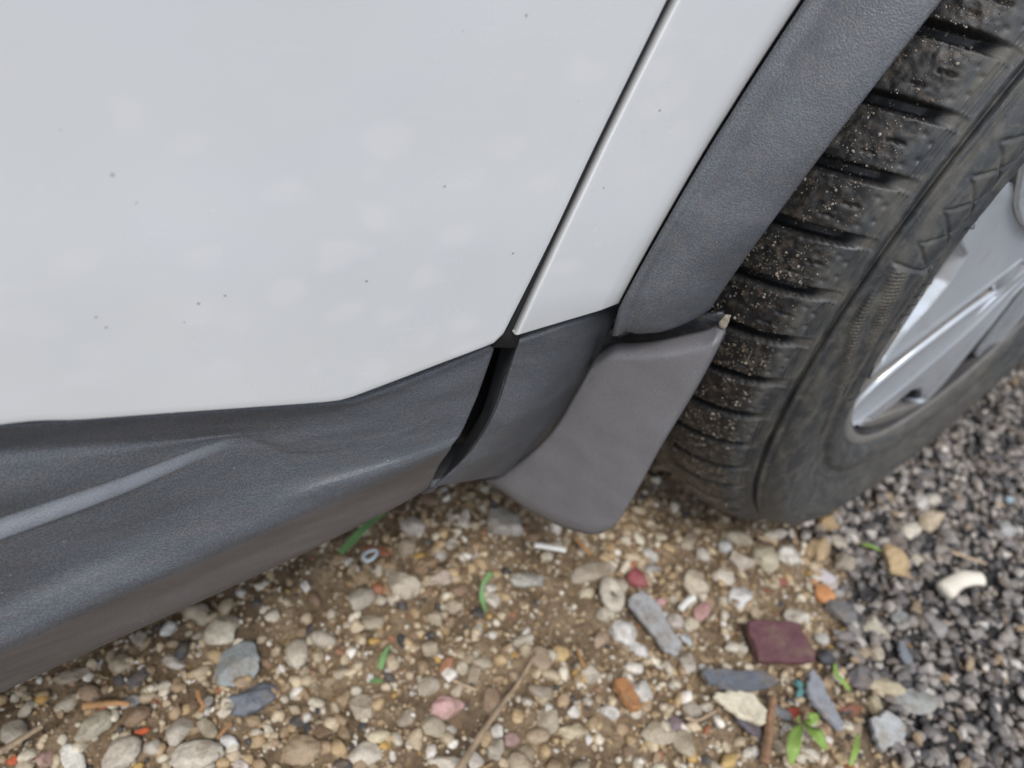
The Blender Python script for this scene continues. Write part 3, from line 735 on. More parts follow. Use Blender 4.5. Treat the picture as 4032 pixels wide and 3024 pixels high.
slim = [(.040, -82, -55, .0040), (.060, -70, -48, .0041), (.100, -62.5, -39, .0052), (.142, -57.5, -36, .0070), (.169, -54.5, -35.5, .0082), (.194, -51, -36, .0092), (.2180, -47.9, -40.5, .0108)]
TURNS = {'broad': (0, -74, -145, -217, -289), 'slim': (0, -82, -150, -220, -290)}
for i in range(5):
    for rows, nm in ((broad, 'broad'), (slim, 'slim')):
        V, Fc, nu, nv = blade(rows, TURNS[nm][i], .034, rows is broad, .004)
        o = wpart('spoke', V, Fc, M['alloy'])
        o.data.materials.append(M['alloy_dirty'])
        col_ = np.arange(len(Fc)) % (nv - 1); mi = np.zeros(len(Fc), dtype=np.int32); nfc = (nu - 1) * (nv - 1)
        mi[(np.arange(len(Fc)) < nfc) & ((col_ < 2) | (col_ > nv - 4))] = 1; mi[nfc:] = 1
        if rows is broad:
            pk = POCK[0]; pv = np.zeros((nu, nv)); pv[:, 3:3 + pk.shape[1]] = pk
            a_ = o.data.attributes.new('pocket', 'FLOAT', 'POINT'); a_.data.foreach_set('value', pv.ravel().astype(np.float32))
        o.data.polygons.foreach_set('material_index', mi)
V, Fc = lathe([(.0, .0036), (.03, .0037), (.062, .0040), (.072, .0052), (.074, .012), (.074, .04)], 60); wpart('hub', V, Fc, M['alloy'])
V, Fc = lathe([(.05, .075), (.15, .075), (.151, .085), (.05, .086)], 80); wpart('brake_disc', V, Fc, M['steel'])
V, Fc = lathe([(.0, .10), (.19, .10), (.199, .12)], 60); wpart('backing_plate', V, Fc, M['black'])
def tube(P, r, n=8):
    P = np.asarray(P, float); k = len(P); r = np.broadcast_to(np.asarray(r, float), (k,))
    t = np.gradient(P, axis=0); t /= np.linalg.norm(t, axis=1, keepdims=True) + 1e-12
    up = np.array([0, 0, 1.0]) if abs(t[:, 2]).mean() < .8 else np.array([0, 1.0, 0])
    a = np.cross(t, up); a /= np.linalg.norm(a, axis=1, keepdims=True); b = np.cross(t, a)
    an = np.linspace(0, 2 * np.pi, n, endpoint=False)
    V = P[:, None] + r[:, None, None] * (np.cos(an)[None, :, None] * a[:, None] + np.sin(an)[None, :, None] * b[:, None])
    V = np.concatenate([V, V[:, :1]], 1)
    V = np.concatenate([np.repeat(P[:1], n + 1, 0)[None], V, np.repeat(P[-1:], n + 1, 0)[None]])
    return V.reshape(-1, 3), grid_faces(k + 2, n + 1)
V, Fc = tube(catmull([pol(.200, -86, .040), pol(.190, -86, .022), pol(.182, -86, .010)], 10), np.linspace(.0058, .0042, 10), 12); wpart('valve', V, Fc, M['black'])
for d in (-5.5, -2.6, -.9, .7, 2.6, -14.5, -20.5, 11):
    V, Fc = tube([pol(.250, d, .0008), pol(.2455, d + .25, -.0012), pol(.241, d + .6, .0006)], [.0004, .00035, .0002], 5); wpart('moulding_hair', V, Fc, M['black'])

# ------------------------------------------------------------------ stones and litter on the ground
gA = lambda x, y: (x / 2.212, 2500 + y / 2.212)
gB = lambda x, y: (2700 + x / 2.212, 2400 + y / 2.212)
gC = lambda x, y: (2200 + x / 2.212, 2050 + y / 2.212)
gD = lambda x, y: (3200 + x / 2.5529, 1950 + y / 2.5529)
gE = lambda x, y: (1300 + x / 1.58, 2000 + y / 1.58)
gF = lambda x, y: (x / 1.58, 2200 + y / 1.58)
gG = lambda x, y: (2600 + x / 1.5447, 2000 + y / 1.5447)
SCL = {gA: 2.212, gB: 2.212, gC: 2.212, gD: 2.5529, gE: 1.58, gF: 1.58, gG: 1.5447}

def stone_shape(kind, base_v, seed):
    r = np.random.default_rng(seed); V = base_v.copy()
    ncut = {'round': 8, 'angular': 13, 'rough': 10, 'flat': 8, 'slab': 9}[kind]
    lo = {'round': .70, 'angular': .50, 'rough': .58, 'flat': .62, 'slab': .55}[kind]
    for _ in range(ncut):
        n = r.normal(size=3); n /= np.linalg.norm(n); d = r.uniform(lo, .93)
        e = np.clip(V @ n - d, 0, None); V = V - e[:, None] * n
    amp = {'round': .05, 'angular': .06, 'rough': .16, 'flat': .045, 'slab': .05}[kind]
    for fq in (2.2, 4.7):
        A = r.normal(size=(3, 3)) * fq; ph = r.uniform(0, 6.28, 3)
        V = V * (1 + amp * (np.sin(V @ A.T + ph).sum(1) / 2.2)[:, None] * (1 if fq < 3 else .6))
    if len(V) > 300:
        for fq, am in ((9, .018), (17, .010)):
            A = r.normal(size=(3, 3)) * fq; ph = r.uniform(0, 6.28, 3); V = V * (1 + am * np.sin(V @ A.T + ph).sum(1))[:, None]
    V -= V.mean(0); V /= np.abs(V).max(0)
    return V
V = stone_shape('rough', ico2_v, 77) * np.array([.0032, .0026, .0046]) + fpt(1734, 366, -.010)
part('mud_clot', V, ico2_f, make_plain('dry_mud', (.24, .205, .16), .9, bstr=.8), flap)
SHAPES = {}
for kd in ('round', 'angular', 'rough', 'flat'):
    for q_ in range(6):
        V = stone_shape(kd, ico2_v, 100 + q_ * 7 + len(kd)); SHAPES[kd, q_] = mesh_np('stone_mesh', V, ico2_f)
for (kd, q_), me_ in SHAPES.items():
    me_.materials.append(M['stone']); me_.polygons.foreach_set('use_smooth', np.ones(len(me_.polygons), dtype=bool))

taken = []            # (x, y, r)
def gdir(x, y, ang, half):
    """ground points at the two ends of an image segment"""
    a = math.radians(ang); dx, dy = math.cos(a) * half, -math.sin(a) * half
    return at_z(x - dx, y - dy, .004), at_z(x + dx, y + dy, .004)
def stone(crop, cx, cy, w_, h_, ang, col, kind, label, name='stone', cat='stone', seed=0, sink=.35, lift=0.0, flat=1.0, rough=None):
    x, y = crop(cx, cy); k = SCL[crop]; w_, h_ = w_ / k, h_ / k
    p, q_ = gdir(x, y, ang, w_ / 2); p2, q2 = gdir(x, y, ang + 90, h_ / 2)
    a = np.linalg.norm(q_ - p) / 2; c = .5 * (p + q_); b = np.linalg.norm(q2 - p2) / 2 * .86
    hz = min(a, b) * {'round': .72, 'angular': .68, 'rough': .7, 'flat': .36, 'slab': .3}[kind] * flat
    V = stone_shape(kind, ico3_v if max(a, b) > .012 else ico2_v, seed + int(cx * 7 + cy))
    me = mesh_np(name, V * np.array([a, b, hz]), ico3_f if max(a, b) > .012 else ico2_f)
    o = add(name, me, M['stone']); d = q_ - p
    o.location = (c[0], c[1], hfield(c[0], c[1]) + hz * (1 - 2 * sink) + hz * .35 + lift)
    o.rotation_euler = (random.uniform(-.1, .1), random.uniform(-.1, .1), math.atan2(d[1], d[0]))
    o.color = (*col, 1)
    taken.append((c[0], c[1], max(a, b) * .85))
    return tag(o, label, cat)
CREAM, PALE, TAN, BRN = (.58, .52, .41), (.60, .58, .54), (.40, .33, .235), (.26, .185, .12)
GREY, DGREY, BLUEG, BRICK = (.30, .305, .30), (.10, .098, .10), (.20, .22, .245), (.42, .11, .045)
PINK, WHITE, MAUVE, ORG, YEL = (.50, .25, .23), (.72, .71, .69), (.20, .145, .17), (.55, .25, .10), (.55, .37, .12)
S_ = [
 (gF, 1480, 640, 370, 300, 35, (.30, .33, .335), 'flat', 'large flat grey green stone at the lower left, below the cream block'),
 (gF, 1560, 850, 420, 210, 18, (.17, .19, .225), 'rough', 'dark blue grey rough rock with white flecks, under the flat grey stone'),
 (gF, 1385, 440, 225, 210, 60, (.60, .54, .43), 'angular', 'cream block of stone just above the large flat grey stone'),
 (gA, 1720, 1020, 520, 330, 5, (.60, .55, .46), 'round', 'largest cream boulder at the bottom edge left of centre'),
 (gA, 1060, 1010, 440, 300, 48, (.50, .45, .37), 'round', 'pale grey beige boulder left of the largest cream boulder'),
 (gA, 620, 1060, 300, 260, 120, (.70, .69, .62), 'angular', 'chalky white angular stone near the bottom left corner'),
 (gA, 380, 1060, 230, 190, 60, (.42, .27, .235), 'angular', 'pinkish beige stone left of the chalky white stone'),
 (gA, 820, 790, 430, 240, 30, (.44, .40, .31), 'angular', 'buff slab shaped stone above the pale grey beige boulder'),
 (gA, 1560, 790, 330, 260, 70, (.50, .46, .385), 'angular', 'tall wedge shaped buff stone above the largest cream boulder'),
 (gA, 570, 540, 290, 160, 25, (.45, .40, .31), 'round', 'long buff pebble close under the sill at the left'),
 (gA, 210, 620, 210, 110, 45, (.46, .41, .32), 'round', 'slim buff pebble near the left edge beside a yellow pebble'),
 (gA, 340, 515, 130, 110, 0, (.52, .30, .08), 'round', 'yellow ochre pebble near the left edge'),
 (gA, 110, 830, 260, 260, 0, (.36, .32, .26), 'rough', 'grey brown stone under the straw at the left edge'),
 (gA, 1200, 340, 300, 170, 40, (.115, .105, .10), 'rough', 'dark charcoal stone beside the buff pebbles at the left'),
 (gA, 1040, 220, 220, 200, 30, (.42, .36, .26), 'round', 'buff cobble right under the sill edge at the left'),
 (gA, 600, 320, 380, 150, 15, (.34, .28, .21), 'rough', 'flat brown stone lying half under the sill at the left'),
 (gA, 1500, 190, 240, 140, -20, (.50, .46, .40), 'angular', 'whitish chip of rock right of the charcoal stone'),
 (gA, 1130, 550, 200, 130, 20, (.42, .42, .41), 'angular', 'pale grey pointed chip resting on an orange stick'),
 (gA, 1320, 950, 140, 190, 80, (.50, .46, .39), 'round', 'small upright buff pebble between two boulders at the bottom'),
 (gA, 1800, 780, 220, 170, -50, (.38, .33, .24), 'round', 'tan pebble under the curled orange stick'),
 (gA, 1990, 900, 120, 200, 60, (.62, .62, .60), 'angular', 'bluish white chip right of the largest cream boulder'),
 (gA, 2100, 1090, 150, 150, 0, (.60, .53, .48), 'angular', 'pinkish white block at the bottom right of the largest cream boulder'),
 (gA, 1230, 800, 150, 70, 10, (.55, .10, .03), 'angular', 'bright red orange brick chip above the pale boulder', 'brick_chip', 'brick chip'),
 (gA, 100, 1070, 130, 90, 20, (.5, .11, .04), 'angular', 'red brick chip in the bottom left corner', 'brick_chip', 'brick chip'),
 (gA, 1200, 1110, 100, 110, 60, (.52, .36, .08), 'round', 'mustard yellow pebble leaning on the pale grey beige boulder'),
 (gF, 1875, 1190, 260, 220, 10, (.36, .27, .175), 'round', 'broad brown sandstone at the bottom left of centre'),
 (gE, 740, 1215, 230, 180, 15, (.54, .33, .31), 'angular', 'pink stone in the middle of the brown earth'),
 (gE, 460, 490, 230, 200, -45, (.48, .42, .33), 'angular', 'buff triangular stone under the sill, right of centre left'),
 (gE, 690, 440, 170, 150, 30, (.43, .35, .29), 'rough', 'pinkish brown lump right of the buff triangular stone'),
 (gE, 190, 570, 190, 150, 20, (.42, .38, .31), 'rough', 'grey buff lump left of the buff triangular stone'),
 (gE, 1085, 95, 260, 190, -25, (.46, .43, .39), 'angular', 'pale grey angular stone directly left of the mud flap tip'),
 (gE, 510, 110, 200, 150, 0, (.56, .50, .46), 'rough', 'white lump with black specks close under the sill'),
 (gE, 1220, 445, 240, 110, -5, (.40, .39, .35), 'rough', 'grey and white mottled stone below the white stick'),
 (gE, 600, 350, 170, 120, 30, (.30, .20, .12), 'rough', 'brown clod right above the pinkish brown lump'),
 (gE, 480, 245, 120, 120, 0, (.38, .31, .23), 'round', 'round tan pebble right of the red tile splinter'),
 (gE, 300, 240, 240, 80, -3, (.36, .15, .085), 'slab', 'red brown tile splinter lying under the sill', 'tile_splinter', 'tile fragment'),
 (gE, 1010, 575, 110, 100, -30, (.62, .57, .47), 'angular', 'small cream chip beside the thin green sprout'),
 (gE, 305, 1410, 160, 100, 10, (.58, .51, .35), 'round', 'small cream yellow pebble at the lower centre left'),
 (gE, 220, 1230, 220, 190, -40, (.42, .36, .27), 'angular', 'tan block left of the pink stone'),
 (gE, 480, 1290, 130, 120, 40, (.40, .34, .26), 'round', 'tan pebble between the tan block and the pink stone'),
 (gE, 740, 1560, 260, 130, -10, (.56, .51, .42), 'round', 'whitish stone at the bottom edge beside the long straw'),
 (gE, 95, 1575, 170, 110, 0, (.045, .045, .05), 'rough', 'black cinder lump at the bottom edge left of centre'),
 (gE, 735, 960, 130, 90, 40, (.38, .19, .11), 'angular', 'reddish brown chip in the middle of the brown earth'),
 (gE, 1435, 890, 110, 150, -70, (.56, .40, .19), 'angular', 'yellow tan block right of the long straw'),
 (gE, 1690, 805, 110, 100, 50, (.38, .28, .20), 'angular', 'brown block left of the white split pebble'),
 (gE, 1320, 1120, 180, 150, 0, (.32, .27, .21), 'rough', 'dull brown clod right of the long straw'),
 (gE, 1140, 1420, 130, 110, 0, (.33, .22, .19), 'round', 'mauve brown pebble right of the long straw'),
 (gE, 1520, 1380, 210, 130, 10, (.58, .50, .35), 'rough', 'knobbly cream lump at the lower centre'),
 (gE, 2050, 1390, 160, 260, 95, (.44, .38, .28), 'flat', 'flat buff slab at the bottom centre right'),
 (gE, 1935, 1130, 190, 160, -40, (.62, .60, .55), 'angular', 'white chip joined to the orange brick wedge'),
 (gE, 1740, 1260, 150, 110, -15, (.62, .60, .56), 'angular', 'white pebble below the orange brick wedge'),
 (gE, 2160, 1330, 110, 110, -40, (.22, .17, .22), 'angular', 'purple slate chip left of the cream shard'),
 (gE, 1720, 650, 130, 120, 40, (.46, .42, .34), 'round', 'buff pebble below the white split pebble group'),
 (gC, 310, 430, 180, 470, -62, (.42, .36, .29), 'rough', 'long bone shaped buff stone below the mud flap'),
 (gC, 250, 610, 150, 110, 20, (.56, .50, .36), 'round', 'cream pebble under the bone shaped stone'),
 (gC, 570, 960, 240, 290, 105, (.66, .64, .60), 'round', 'white split pebble left of the grey strip'),
 (gC, 730, 1090, 120, 260, 75, (.62, .62, .60), 'angular', 'white and grey pebble touching the end of the grey strip'),
 (gC, 680, 500, 210, 170, -20, (.33, .085, .10), 'rough', 'crimson chip above the grey strip'),
 (gC, 900, 690, 90, 80, 0, (.56, .33, .33), 'round', 'tiny pink bead beside the grey strip', 'bead', 'bead'),
 (gC, 1190, 540, 290, 220, -35, (.54, .47, .36), 'round', 'kidney shaped cream pebble right of the crimson chip'),
 (gC, 1620, 640, 240, 200, -10, (.70, .71, .70), 'angular', 'bright white stone in the middle of the gravel below the tyre'),
 (gC, 1455, 470, 130, 220, 100, (.60, .55, .46), 'round', 'oval cream pebble left above the bright white stone'),
 (gC, 1260, 775, 200, 180, 50, (.46, .27, .25), 'angular', 'dusky pink wedge below the kidney shaped pebble'),
 (gC, 1010, 880, 170, 170, -50, (.50, .45, .40), 'round', 'pinkish grey pebble right of the grey strip'),
 (gC, 1170, 870, 110, 170, 100, (.52, .46, .34), 'round', 'cream drop shaped pebble below the dusky pink wedge'),
 (gC, 1150, 1005, 190, 100, -35, (.46, .51, .54), 'flat', 'pale blue flat chip right of the grey strip'),
 (gC, 1555, 1095, 210, 130, -5, (.66, .62, .53), 'round', 'white oval pebble left of the maroon tile'),
 (gC, 2100, 820, 160, 250, 110, (.57, .53, .45), 'angular', 'white wedge shaped stone above the maroon tile corner'),
 (gC, 1140, 160, 190, 150, 55, (.38, .32, .24), 'round', 'tan cobble just left of the tyre foot'),
 (gC, 1590, 130, 260, 140, -15, (.45, .40, .31), 'round', 'long buff pebble touching the tyre foot'),
 (gC, 1900, 90, 230, 110, 8, (.55, .52, .46), 'round', 'whitish pebble under the right side of the tyre foot'),
 (gC, 1800, 330, 290, 230, -35, (.46, .42, .31), 'round', 'flat yellowish buff cobble below the tyre foot'),
 (gC, 1590, 330, 180, 240, -60, (.47, .42, .35), 'angular', 'grey buff chunk left of the yellowish cobble'),
 (gC, 2010, 300, 170, 210, -70, (.56, .54, .48), 'rough', 'whitish rough lump right of the yellowish cobble'),
 (gC, 1270, 260, 170, 110, -50, (.48, .44, .38), 'round', 'grey white pebble below the tan cobble'),
 (gC, 1470, 200, 120, 120, 0, (.50, .51, .50), 'round', 'small round bluish white pebble by the tyre foot'),
 (gC, 910, 90, 110, 90, 20, (.62, .55, .42), 'angular', 'small cream chip right of the mud flap tip'),
 (gC, 850, 370, 170, 90, -10, (.34, .33, .32), 'rough', 'dull grey pebble above the crimson chip'),
 (gC, 1960, 500, 190, 90, 10, (.26, .085, .065), 'angular', 'dark red chip right above the bright white stone'),
 (gC, 380, 1000, 150, 150, 40, (.36, .27, .19), 'angular', 'tan brown block left of the white split pebble'),
 (gD, 70, 1010, 0, 0, 0, ORG, 'angular', None),
 (gD, 120, 990, 170, 240, 80, (.58, .27, .11), 'angular', 'orange terracotta wedge at the edge of the dark chippings', 'terracotta_chip', 'terracotta chip'),
 (gD, 40, 850, 110, 90, -40, (.55, .29, .14), 'angular', 'smaller orange terracotta chip above the wedge', 'terracotta_chip', 'terracotta chip'),
 (gD, 200, 810, 300, 170, -48, (.62, .58, .60), 'flat', 'lilac white flake at the edge of the dark chippings'),
 (gD, 800, 670, 350, 270, -25, (.46, .34, .19), 'angular', 'large ochre sandstone chunk standing on the dark chippings'),
 (gD, 60, 520, 260, 290, 70, (.42, .31, .18), 'rough', 'sandy ochre clod next to the ochre chunk'),
 (gD, 160, 270, 240, 200, 10, (.40, .28, .15), 'rough', 'crumbly orange brown clod at the right of the tyre foot'),
 (gD, 290, 480, 290, 130, -35, (.42, .38, .31), 'flat', 'grey buff sliver between the clods'),
 (gD, 320, 680, 190, 270, 60, (.34, .29, .23), 'rough', 'brown grey block above the lilac flake'),
 (gD, 990, 350, 250, 210, -40, (.62, .58, .48), 'angular', 'whitish angular stone on the dark chippings'),
 (gD, 1180, 260, 270, 230, 30, (.52, .43, .31), 'angular', 'buff and white stone right of the whitish angular stone'),
 (gD, 1090, 590, 190, 110, -42, (.50, .46, .36), 'round', 'cream pebble between the ochre chunk and the straw'),
 (gD, 290, 1170, 360, 270, -20, (.17, .168, .165), 'angular', 'large dark grey rock at the edge of the dark chippings'),
 (gD, 650, 1330, 370, 250, -42, (.50, .46, .36), 'flat', 'cream and grey flat stone right of the large dark grey rock'),
 (gD, 910, 1240, 250, 160, -8, (.26, .275, .26), 'round', 'grey green oval stone on the dark chippings'),
 (gD, 360, 1355, 150, 90, 2, (.60, .42, .13), 'round', 'bright yellow pebble in front of the large dark grey rock'),
 (gD, 330, 1420, 280, 140, -10, (.20, .185, .18), 'rough', 'dark grey slab below the yellow pebble'),
 (gD, 100, 1440, 150, 140, 0, (.47, .46, .42), 'round', 'grey white pebble right of the maroon tile'),
 (gD, 650, 1570, 150, 200, 80, (.50, .45, .36), 'round', 'buff block below the cream and grey flat stone'),
 (gD, 520, 1570, 130, 190, 95, (.36, .29, .20), 'round', 'tan block next to the buff block'),
 (gD, 990, 1500, 80, 80, 0, (.45, .22, .05), 'round', 'small orange amber pebble among dark chippings'),
 (gD, 815, 1105, 150, 150, 0, (.42, .39, .36), 'round', 'pinkish grey round pebble among dark chippings'),
 (gD, 1290, 1320, 210, 160, -25, (.30, .29, .28), 'round', 'grey pebble bigger than the chippings round it'),
 (gD, 1960, 340, 220, 200, -40, (.36, .36, .35), 'rough', 'pale grey angular lump at the right edge'),
 (gD, 1410, 410, 170, 170, 0, (.30, .29, .275), 'angular', 'grey angular stone above the straw'),
 (gD, 1460, 80, 110, 130, -50, (.46, .48, .45), 'angular', 'pale green white chip near the upper right chippings'),
 (gD, 780, 430, 230, 130, -30, (.085, .085, .10), 'angular', 'blue black stone left of the whitish angular stone'),
 (gD, 1085, 60, 140, 180, 85, (.52, .50, .47), 'round', 'whitish pebble by the tyre side'),
 (gD, 1230, 15, 150, 120, 0, (.56, .53, .46), 'round', 'cream pebble by the tyre side'),
 (gB, 1740, 660, 200, 380, 105, (.48, .42, .29), 'flat', 'long cream slab at the lower right'),
 (gB, 1650, 830, 170, 200, 60, (.50, .43, .29), 'angular', 'cream yellow block beside the long cream slab'),
 (gB, 2010, 790, 280, 420, 115, (.34, .35, .33), 'flat', 'pale grey green stone slab at the lower right'),
 (gB, 1500, 600, 220, 260, 60, (.165, .155, .16), 'angular', 'dark grey block above the cream slab'),
 (gB, 1210, 410, 130, 190, 70, (.06, .06, .07), 'angular', 'black block right of the maroon tile'),
 (gB, 965, 880, 120, 120, 0, (.32, .06, .03), 'angular', 'red brick lump above the seedling', 'brick_chip', 'brick chip'),
 (gB, 1450, 850, 130, 240, 110, (.25, .10, .065), 'angular', 'red brown brick sliver right of the grey shard', 'brick_chip', 'brick chip'),
 (gB, 385, 1310, 190, 170, 40, (.56, .39, .16), 'angular', 'yellow ochre chunk at the bottom edge'),
 (gB, 570, 1230, 160, 130, -40, (.62, .58, .50), 'angular', 'white stone left of the wooden splinter'),
 (gB, 1090, 1250, 110, 220, 80, (.55, .50, .42), 'round', 'pinkish cream pebble between the seedling leaves'),
 (gB, 2040, 1090, 120, 140, -60, (.40, .42, .42), 'round', 'pale blue grey pebble right of the glassy slab'),
 (gB, 850, 870, 100, 270, 75, (.20, .205, .215), 'slab', 'blue grey slate sliver beside the wooden splinter', 'slate_shard', 'slate'),
 (gB, 1960, 305, 80, 70, 0, (.48, .26, .05), 'round', 'small amber pebble by the blue grey strip'),
 (gB, 2060, 540, 250, 120, -10, (.25, .235, .23), 'round', 'long grey pebble right of the cream slab'),
]
for i, r in enumerate(S_):
    if r[8] is None: continue
    nm = r[9] if len(r) > 9 else 'stone'; ct = r[10] if len(r) > 10 else 'stone'
    stone(*r[:9], name=nm, cat=ct, seed=i * 31)

def shard(crop, poly, th, col, label, name, cat, mat='wet', z=.009, tilt=(0, 0), bevel=.0012):
    """flat broken piece: outline on the ground, real thickness, chamfered rim"""
    pts = np.array([at_z(*crop(x, y), z)[:2] for x, y in poly]); c = pts.mean(0); p = pts - c
    area = np.sum(p[:, 0] * np.roll(p[:, 1], -1) - np.roll(p[:, 0], -1) * p[:, 1])
    if area < 0: p = p[::-1]
    p = arclen(np.concatenate([p, p[:1]]), len(p) * 4 + 1)[:-1]
    r = np.random.default_rng(len(label)); p = p + r.normal(size=p.shape) * .0006
    n = len(p); k = 1 - bevel / np.maximum(np.linalg.norm(p, axis=1, keepdims=True), .004)
    rings = [(p * k, th / 2), (p, th / 2 - bevel * .8), (p, -th / 2 + bevel * .5), (p * k, -th / 2)]
    V = np.concatenate([np.c_[q, np.full(n, zz)] for q, zz in rings])
    fs = [tuple(range(n)), tuple(range(4 * n - 1, 3 * n - 1, -1))]
    for a in range(3):
        for i in range(n): j = (i + 1) % n; fs.append((a * n + j, a * n + i, (a + 1) * n + i, (a + 1) * n + j))
    me = bpy.data.meshes.new(name); me.from_pydata([tuple(v) for v in V], [], fs); me.update()
    o = add(name, me, M[mat], None, False); o.location = (c[0], c[1], z); o.rotation_euler = (tilt[0], tilt[1], 0); o.color = (*col, 1)
    taken.append((c[0], c[1], .7 * np.linalg.norm(p, axis=1).max()))
    return tag(o, label, cat)
shard(gB, [(515, 110), (940, 120), (1120, 390), (1090, 470), (640, 450)], .008, (.125, .048, .058), 'maroon piece of glazed floor tile with an orange rim', 'tile_fragment', 'tile fragment', z=.012, tilt=(.08, -.05))
shard(gB, [(120, 530), (440, 530), (690, 530), (830, 640), (640, 700), (380, 720), (200, 660)], .004, (.125, .14, .165), 'dark grey slate shard lying flat above the cream shard', 'slate_shard', 'slate', z=.012, tilt=(.1, .05))
shard(gB, [(235, 750), (360, 715), (590, 730), (700, 880), (690, 1000), (640, 1010), (450, 930)], .005, (.72, .66, .50), 'cream coloured pottery shard below the slate shard', 'pottery_shard', 'pottery', z=.013, tilt=(-.04, .03))
shard(gB, [(1080, 510), (1170, 580), (1240, 740), (1310, 900), (1380, 1040), (1340, 1060), (1200, 930), (1080, 790), (1045, 700)], .005, (.30, .315, .345), 'long pale grey slate shard above the seedling', 'slate_shard', 'slate', z=.013, tilt=(0, .15))
shard(gC, [(580, 690), (710, 610), (860, 740), (960, 930), (1080, 1090), (1040, 1180), (930, 1130), (800, 960), (690, 850)], .005, (.38, .385, .39), 'light grey flat strip with a crack across it', 'grey_strip', 'strip', z=.010, tilt=(.05, 0))
shard(gB, [(1610, 960), (1740, 890), (1900, 1020), (1910, 1110), (1720, 1230), (1650, 1090)], .006, (.42, .44, .44), 'glassy pale grey slab at the bottom right', 'glass_shard', 'glass', z=.010, tilt=(.1, -.12))
shard(gB, [(420, 960), (540, 945), (650, 1020), (660, 1120), (540, 1060)], .004, (.13, .115, .14), 'purple slate piece under the cream shard', 'slate_shard', 'slate', z=.006, tilt=(.1, .1))
shard(gE, [(1750, 1070), (1830, 1055), (1900, 1160), (1935, 1250), (1890, 1270), (1810, 1190)], .008, (.40, .19, .075), 'orange brick wedge at the lower centre', 'brick_chip', 'brick chip', mat='stone', z=.009)
shard(gB, [(1840, 250), (1900, 300), (1980, 470), (1920, 470), (1860, 390)], .004, (.20, .215, .235), 'narrow blue grey strip among the dark chippings', 'slate_shard', 'slate', z=.009)
shard(gD, [(1930, 20), (1990, 10), (2040, 50), (1970, 80)], .002, (.30, .42, .48), 'small pale blue plastic scrap at the right edge', 'plastic_scrap', 'plastic scrap', z=.010)
shard(gB, [(945, 610), (1000, 610), (1030, 700), (1020, 760), (970, 760), (980, 690)], .003, (.10, .27, .27), 'little teal plastic scrap near the seedling', 'plastic_scrap', 'plastic scrap', z=.009)

def twig(crop, pts, r0, r1, mat, label, name='straw', cat='straw', z=.010, zs=None):
    P = [at_z(*crop(x, y), z if zs is None else zs[i]) for i, (x, y) in enumerate(pts)]
    P = catmull(P, 24); c = P.mean(0); V, Fc = tube(P - c, np.linspace(r0, r1, 24) * (1 + .08 * np.sin(np.arange(24) * 1.7)), 8)
    o = add(name, mesh_np(name, V, Fc), M[mat]); o.location = c
    return tag(o, label, cat)
twig(gE, [(1275, 910), (1170, 1090), (1080, 1210), (985, 1340), (880, 1500), (790, 1640)], .0012, .0028, 'twig', 'long dry straw slanting across the brown earth', zs=[.006, .010, .013, .015, .016, .016])
twig(gA, [(370, 790), (250, 865), (100, 960), (-40, 1040)], .0016, .0022, 'twig', 'dry straw poking in from the lower left corner', z=.018)
twig(gD, [(1390, 570), (1560, 625), (1740, 690)], .0017, .0015, 'twig', 'short flat straw on the dark chippings', z=.014)
twig(gB, [(760, 770), (740, 940), (720, 1120), (690, 1330)], .0030, .0036, 'brownwood', 'brown wooden splinter standing beside the cream shard', 'wood_splinter', 'splinter', z=.012)
twig(gA, [(720, 620), (860, 605), (1000, 590), (1130, 605)], .0024, .0016, 'wood', 'orange stick under the pale grey pointed chip', 'stick', 'stick', z=.012)
twig(gA, [(1720, 490), (1740, 560), (1770, 610), (1740, 670)], .0015, .0015, 'wood', 'short curled orange stick beside the tan pebble', 'stick', 'stick', z=.010)
twig(gA, [(2010, 770), (1950, 830), (1890, 900)], .0014, .0012, 'wood', 'short straight orange stick by the bluish white chip', 'stick', 'stick', z=.010)
twig(gC, [(150, 150), (210, 220), (275, 295)], .0022, .0020, 'wood', 'orange stick just below the mud flap tip', 'stick', 'stick', z=.010)
twig(gE, [(1270, 230), (1370, 245), (1465, 262)], .0026, .0026, 'white_plastic', 'short white tube left of the mud flap tip', 'plastic_tube', 'tube', z=.010)
twig(gE, [(765, 1070), (830, 1100), (910, 1135)], .0014, .0012, 'twig', 'little straw above the pink stone', z=.010)
twig(gE, [(1540, 880), (1560, 940), (1590, 1000)], .0014, .0012, 'wood', 'thin orange splinter right of the yellow tan block', 'stick', 'stick', z=.008)
twig(gB, [(0, 940), (90, 965), (180, 930), (265, 880)], .0014, .0010, 'twig', 'curved dry root left of the cream shard', 'root', 'root', z=.010)
twig(gC, [(1740, 145), (1830, 165), (1900, 190)], .0016, .0016, 'twig', 'short straw below the tyre foot', z=.011)
twig(gC, [(1060, 770), (1110, 710), (1175, 665)], .0030, .0030, 'white_plastic', 'stubby cream tube above the dusky pink wedge', 'plastic_tube', 'tube', z=.010)
# curled cream tube on the dark chippings: a half pipe with real wall
Pm = catmull([at_z(*gD(x, y), .014) for x, y in ((1330, 960), (1430, 880), (1540, 835), (1690, 840))], 26)
cm = Pm.mean(0); V, Fc = tube(Pm - cm, np.linspace(.0088, .0072, 26) * (1 + .05 * np.sin(np.arange(26) * .5)), 16)
V[:, 2] = V[:, 2] * .75
o = add('curled_peel', mesh_np('curled_peel', V, Fc), make_plain('cream_peel', (.72, .66, .55), .5, var=.06)); o.location = cm
tag(o, 'thick curled cream coloured tube lying on the dark chippings', 'tube'); taken.append((cm[0], cm[1], .016))
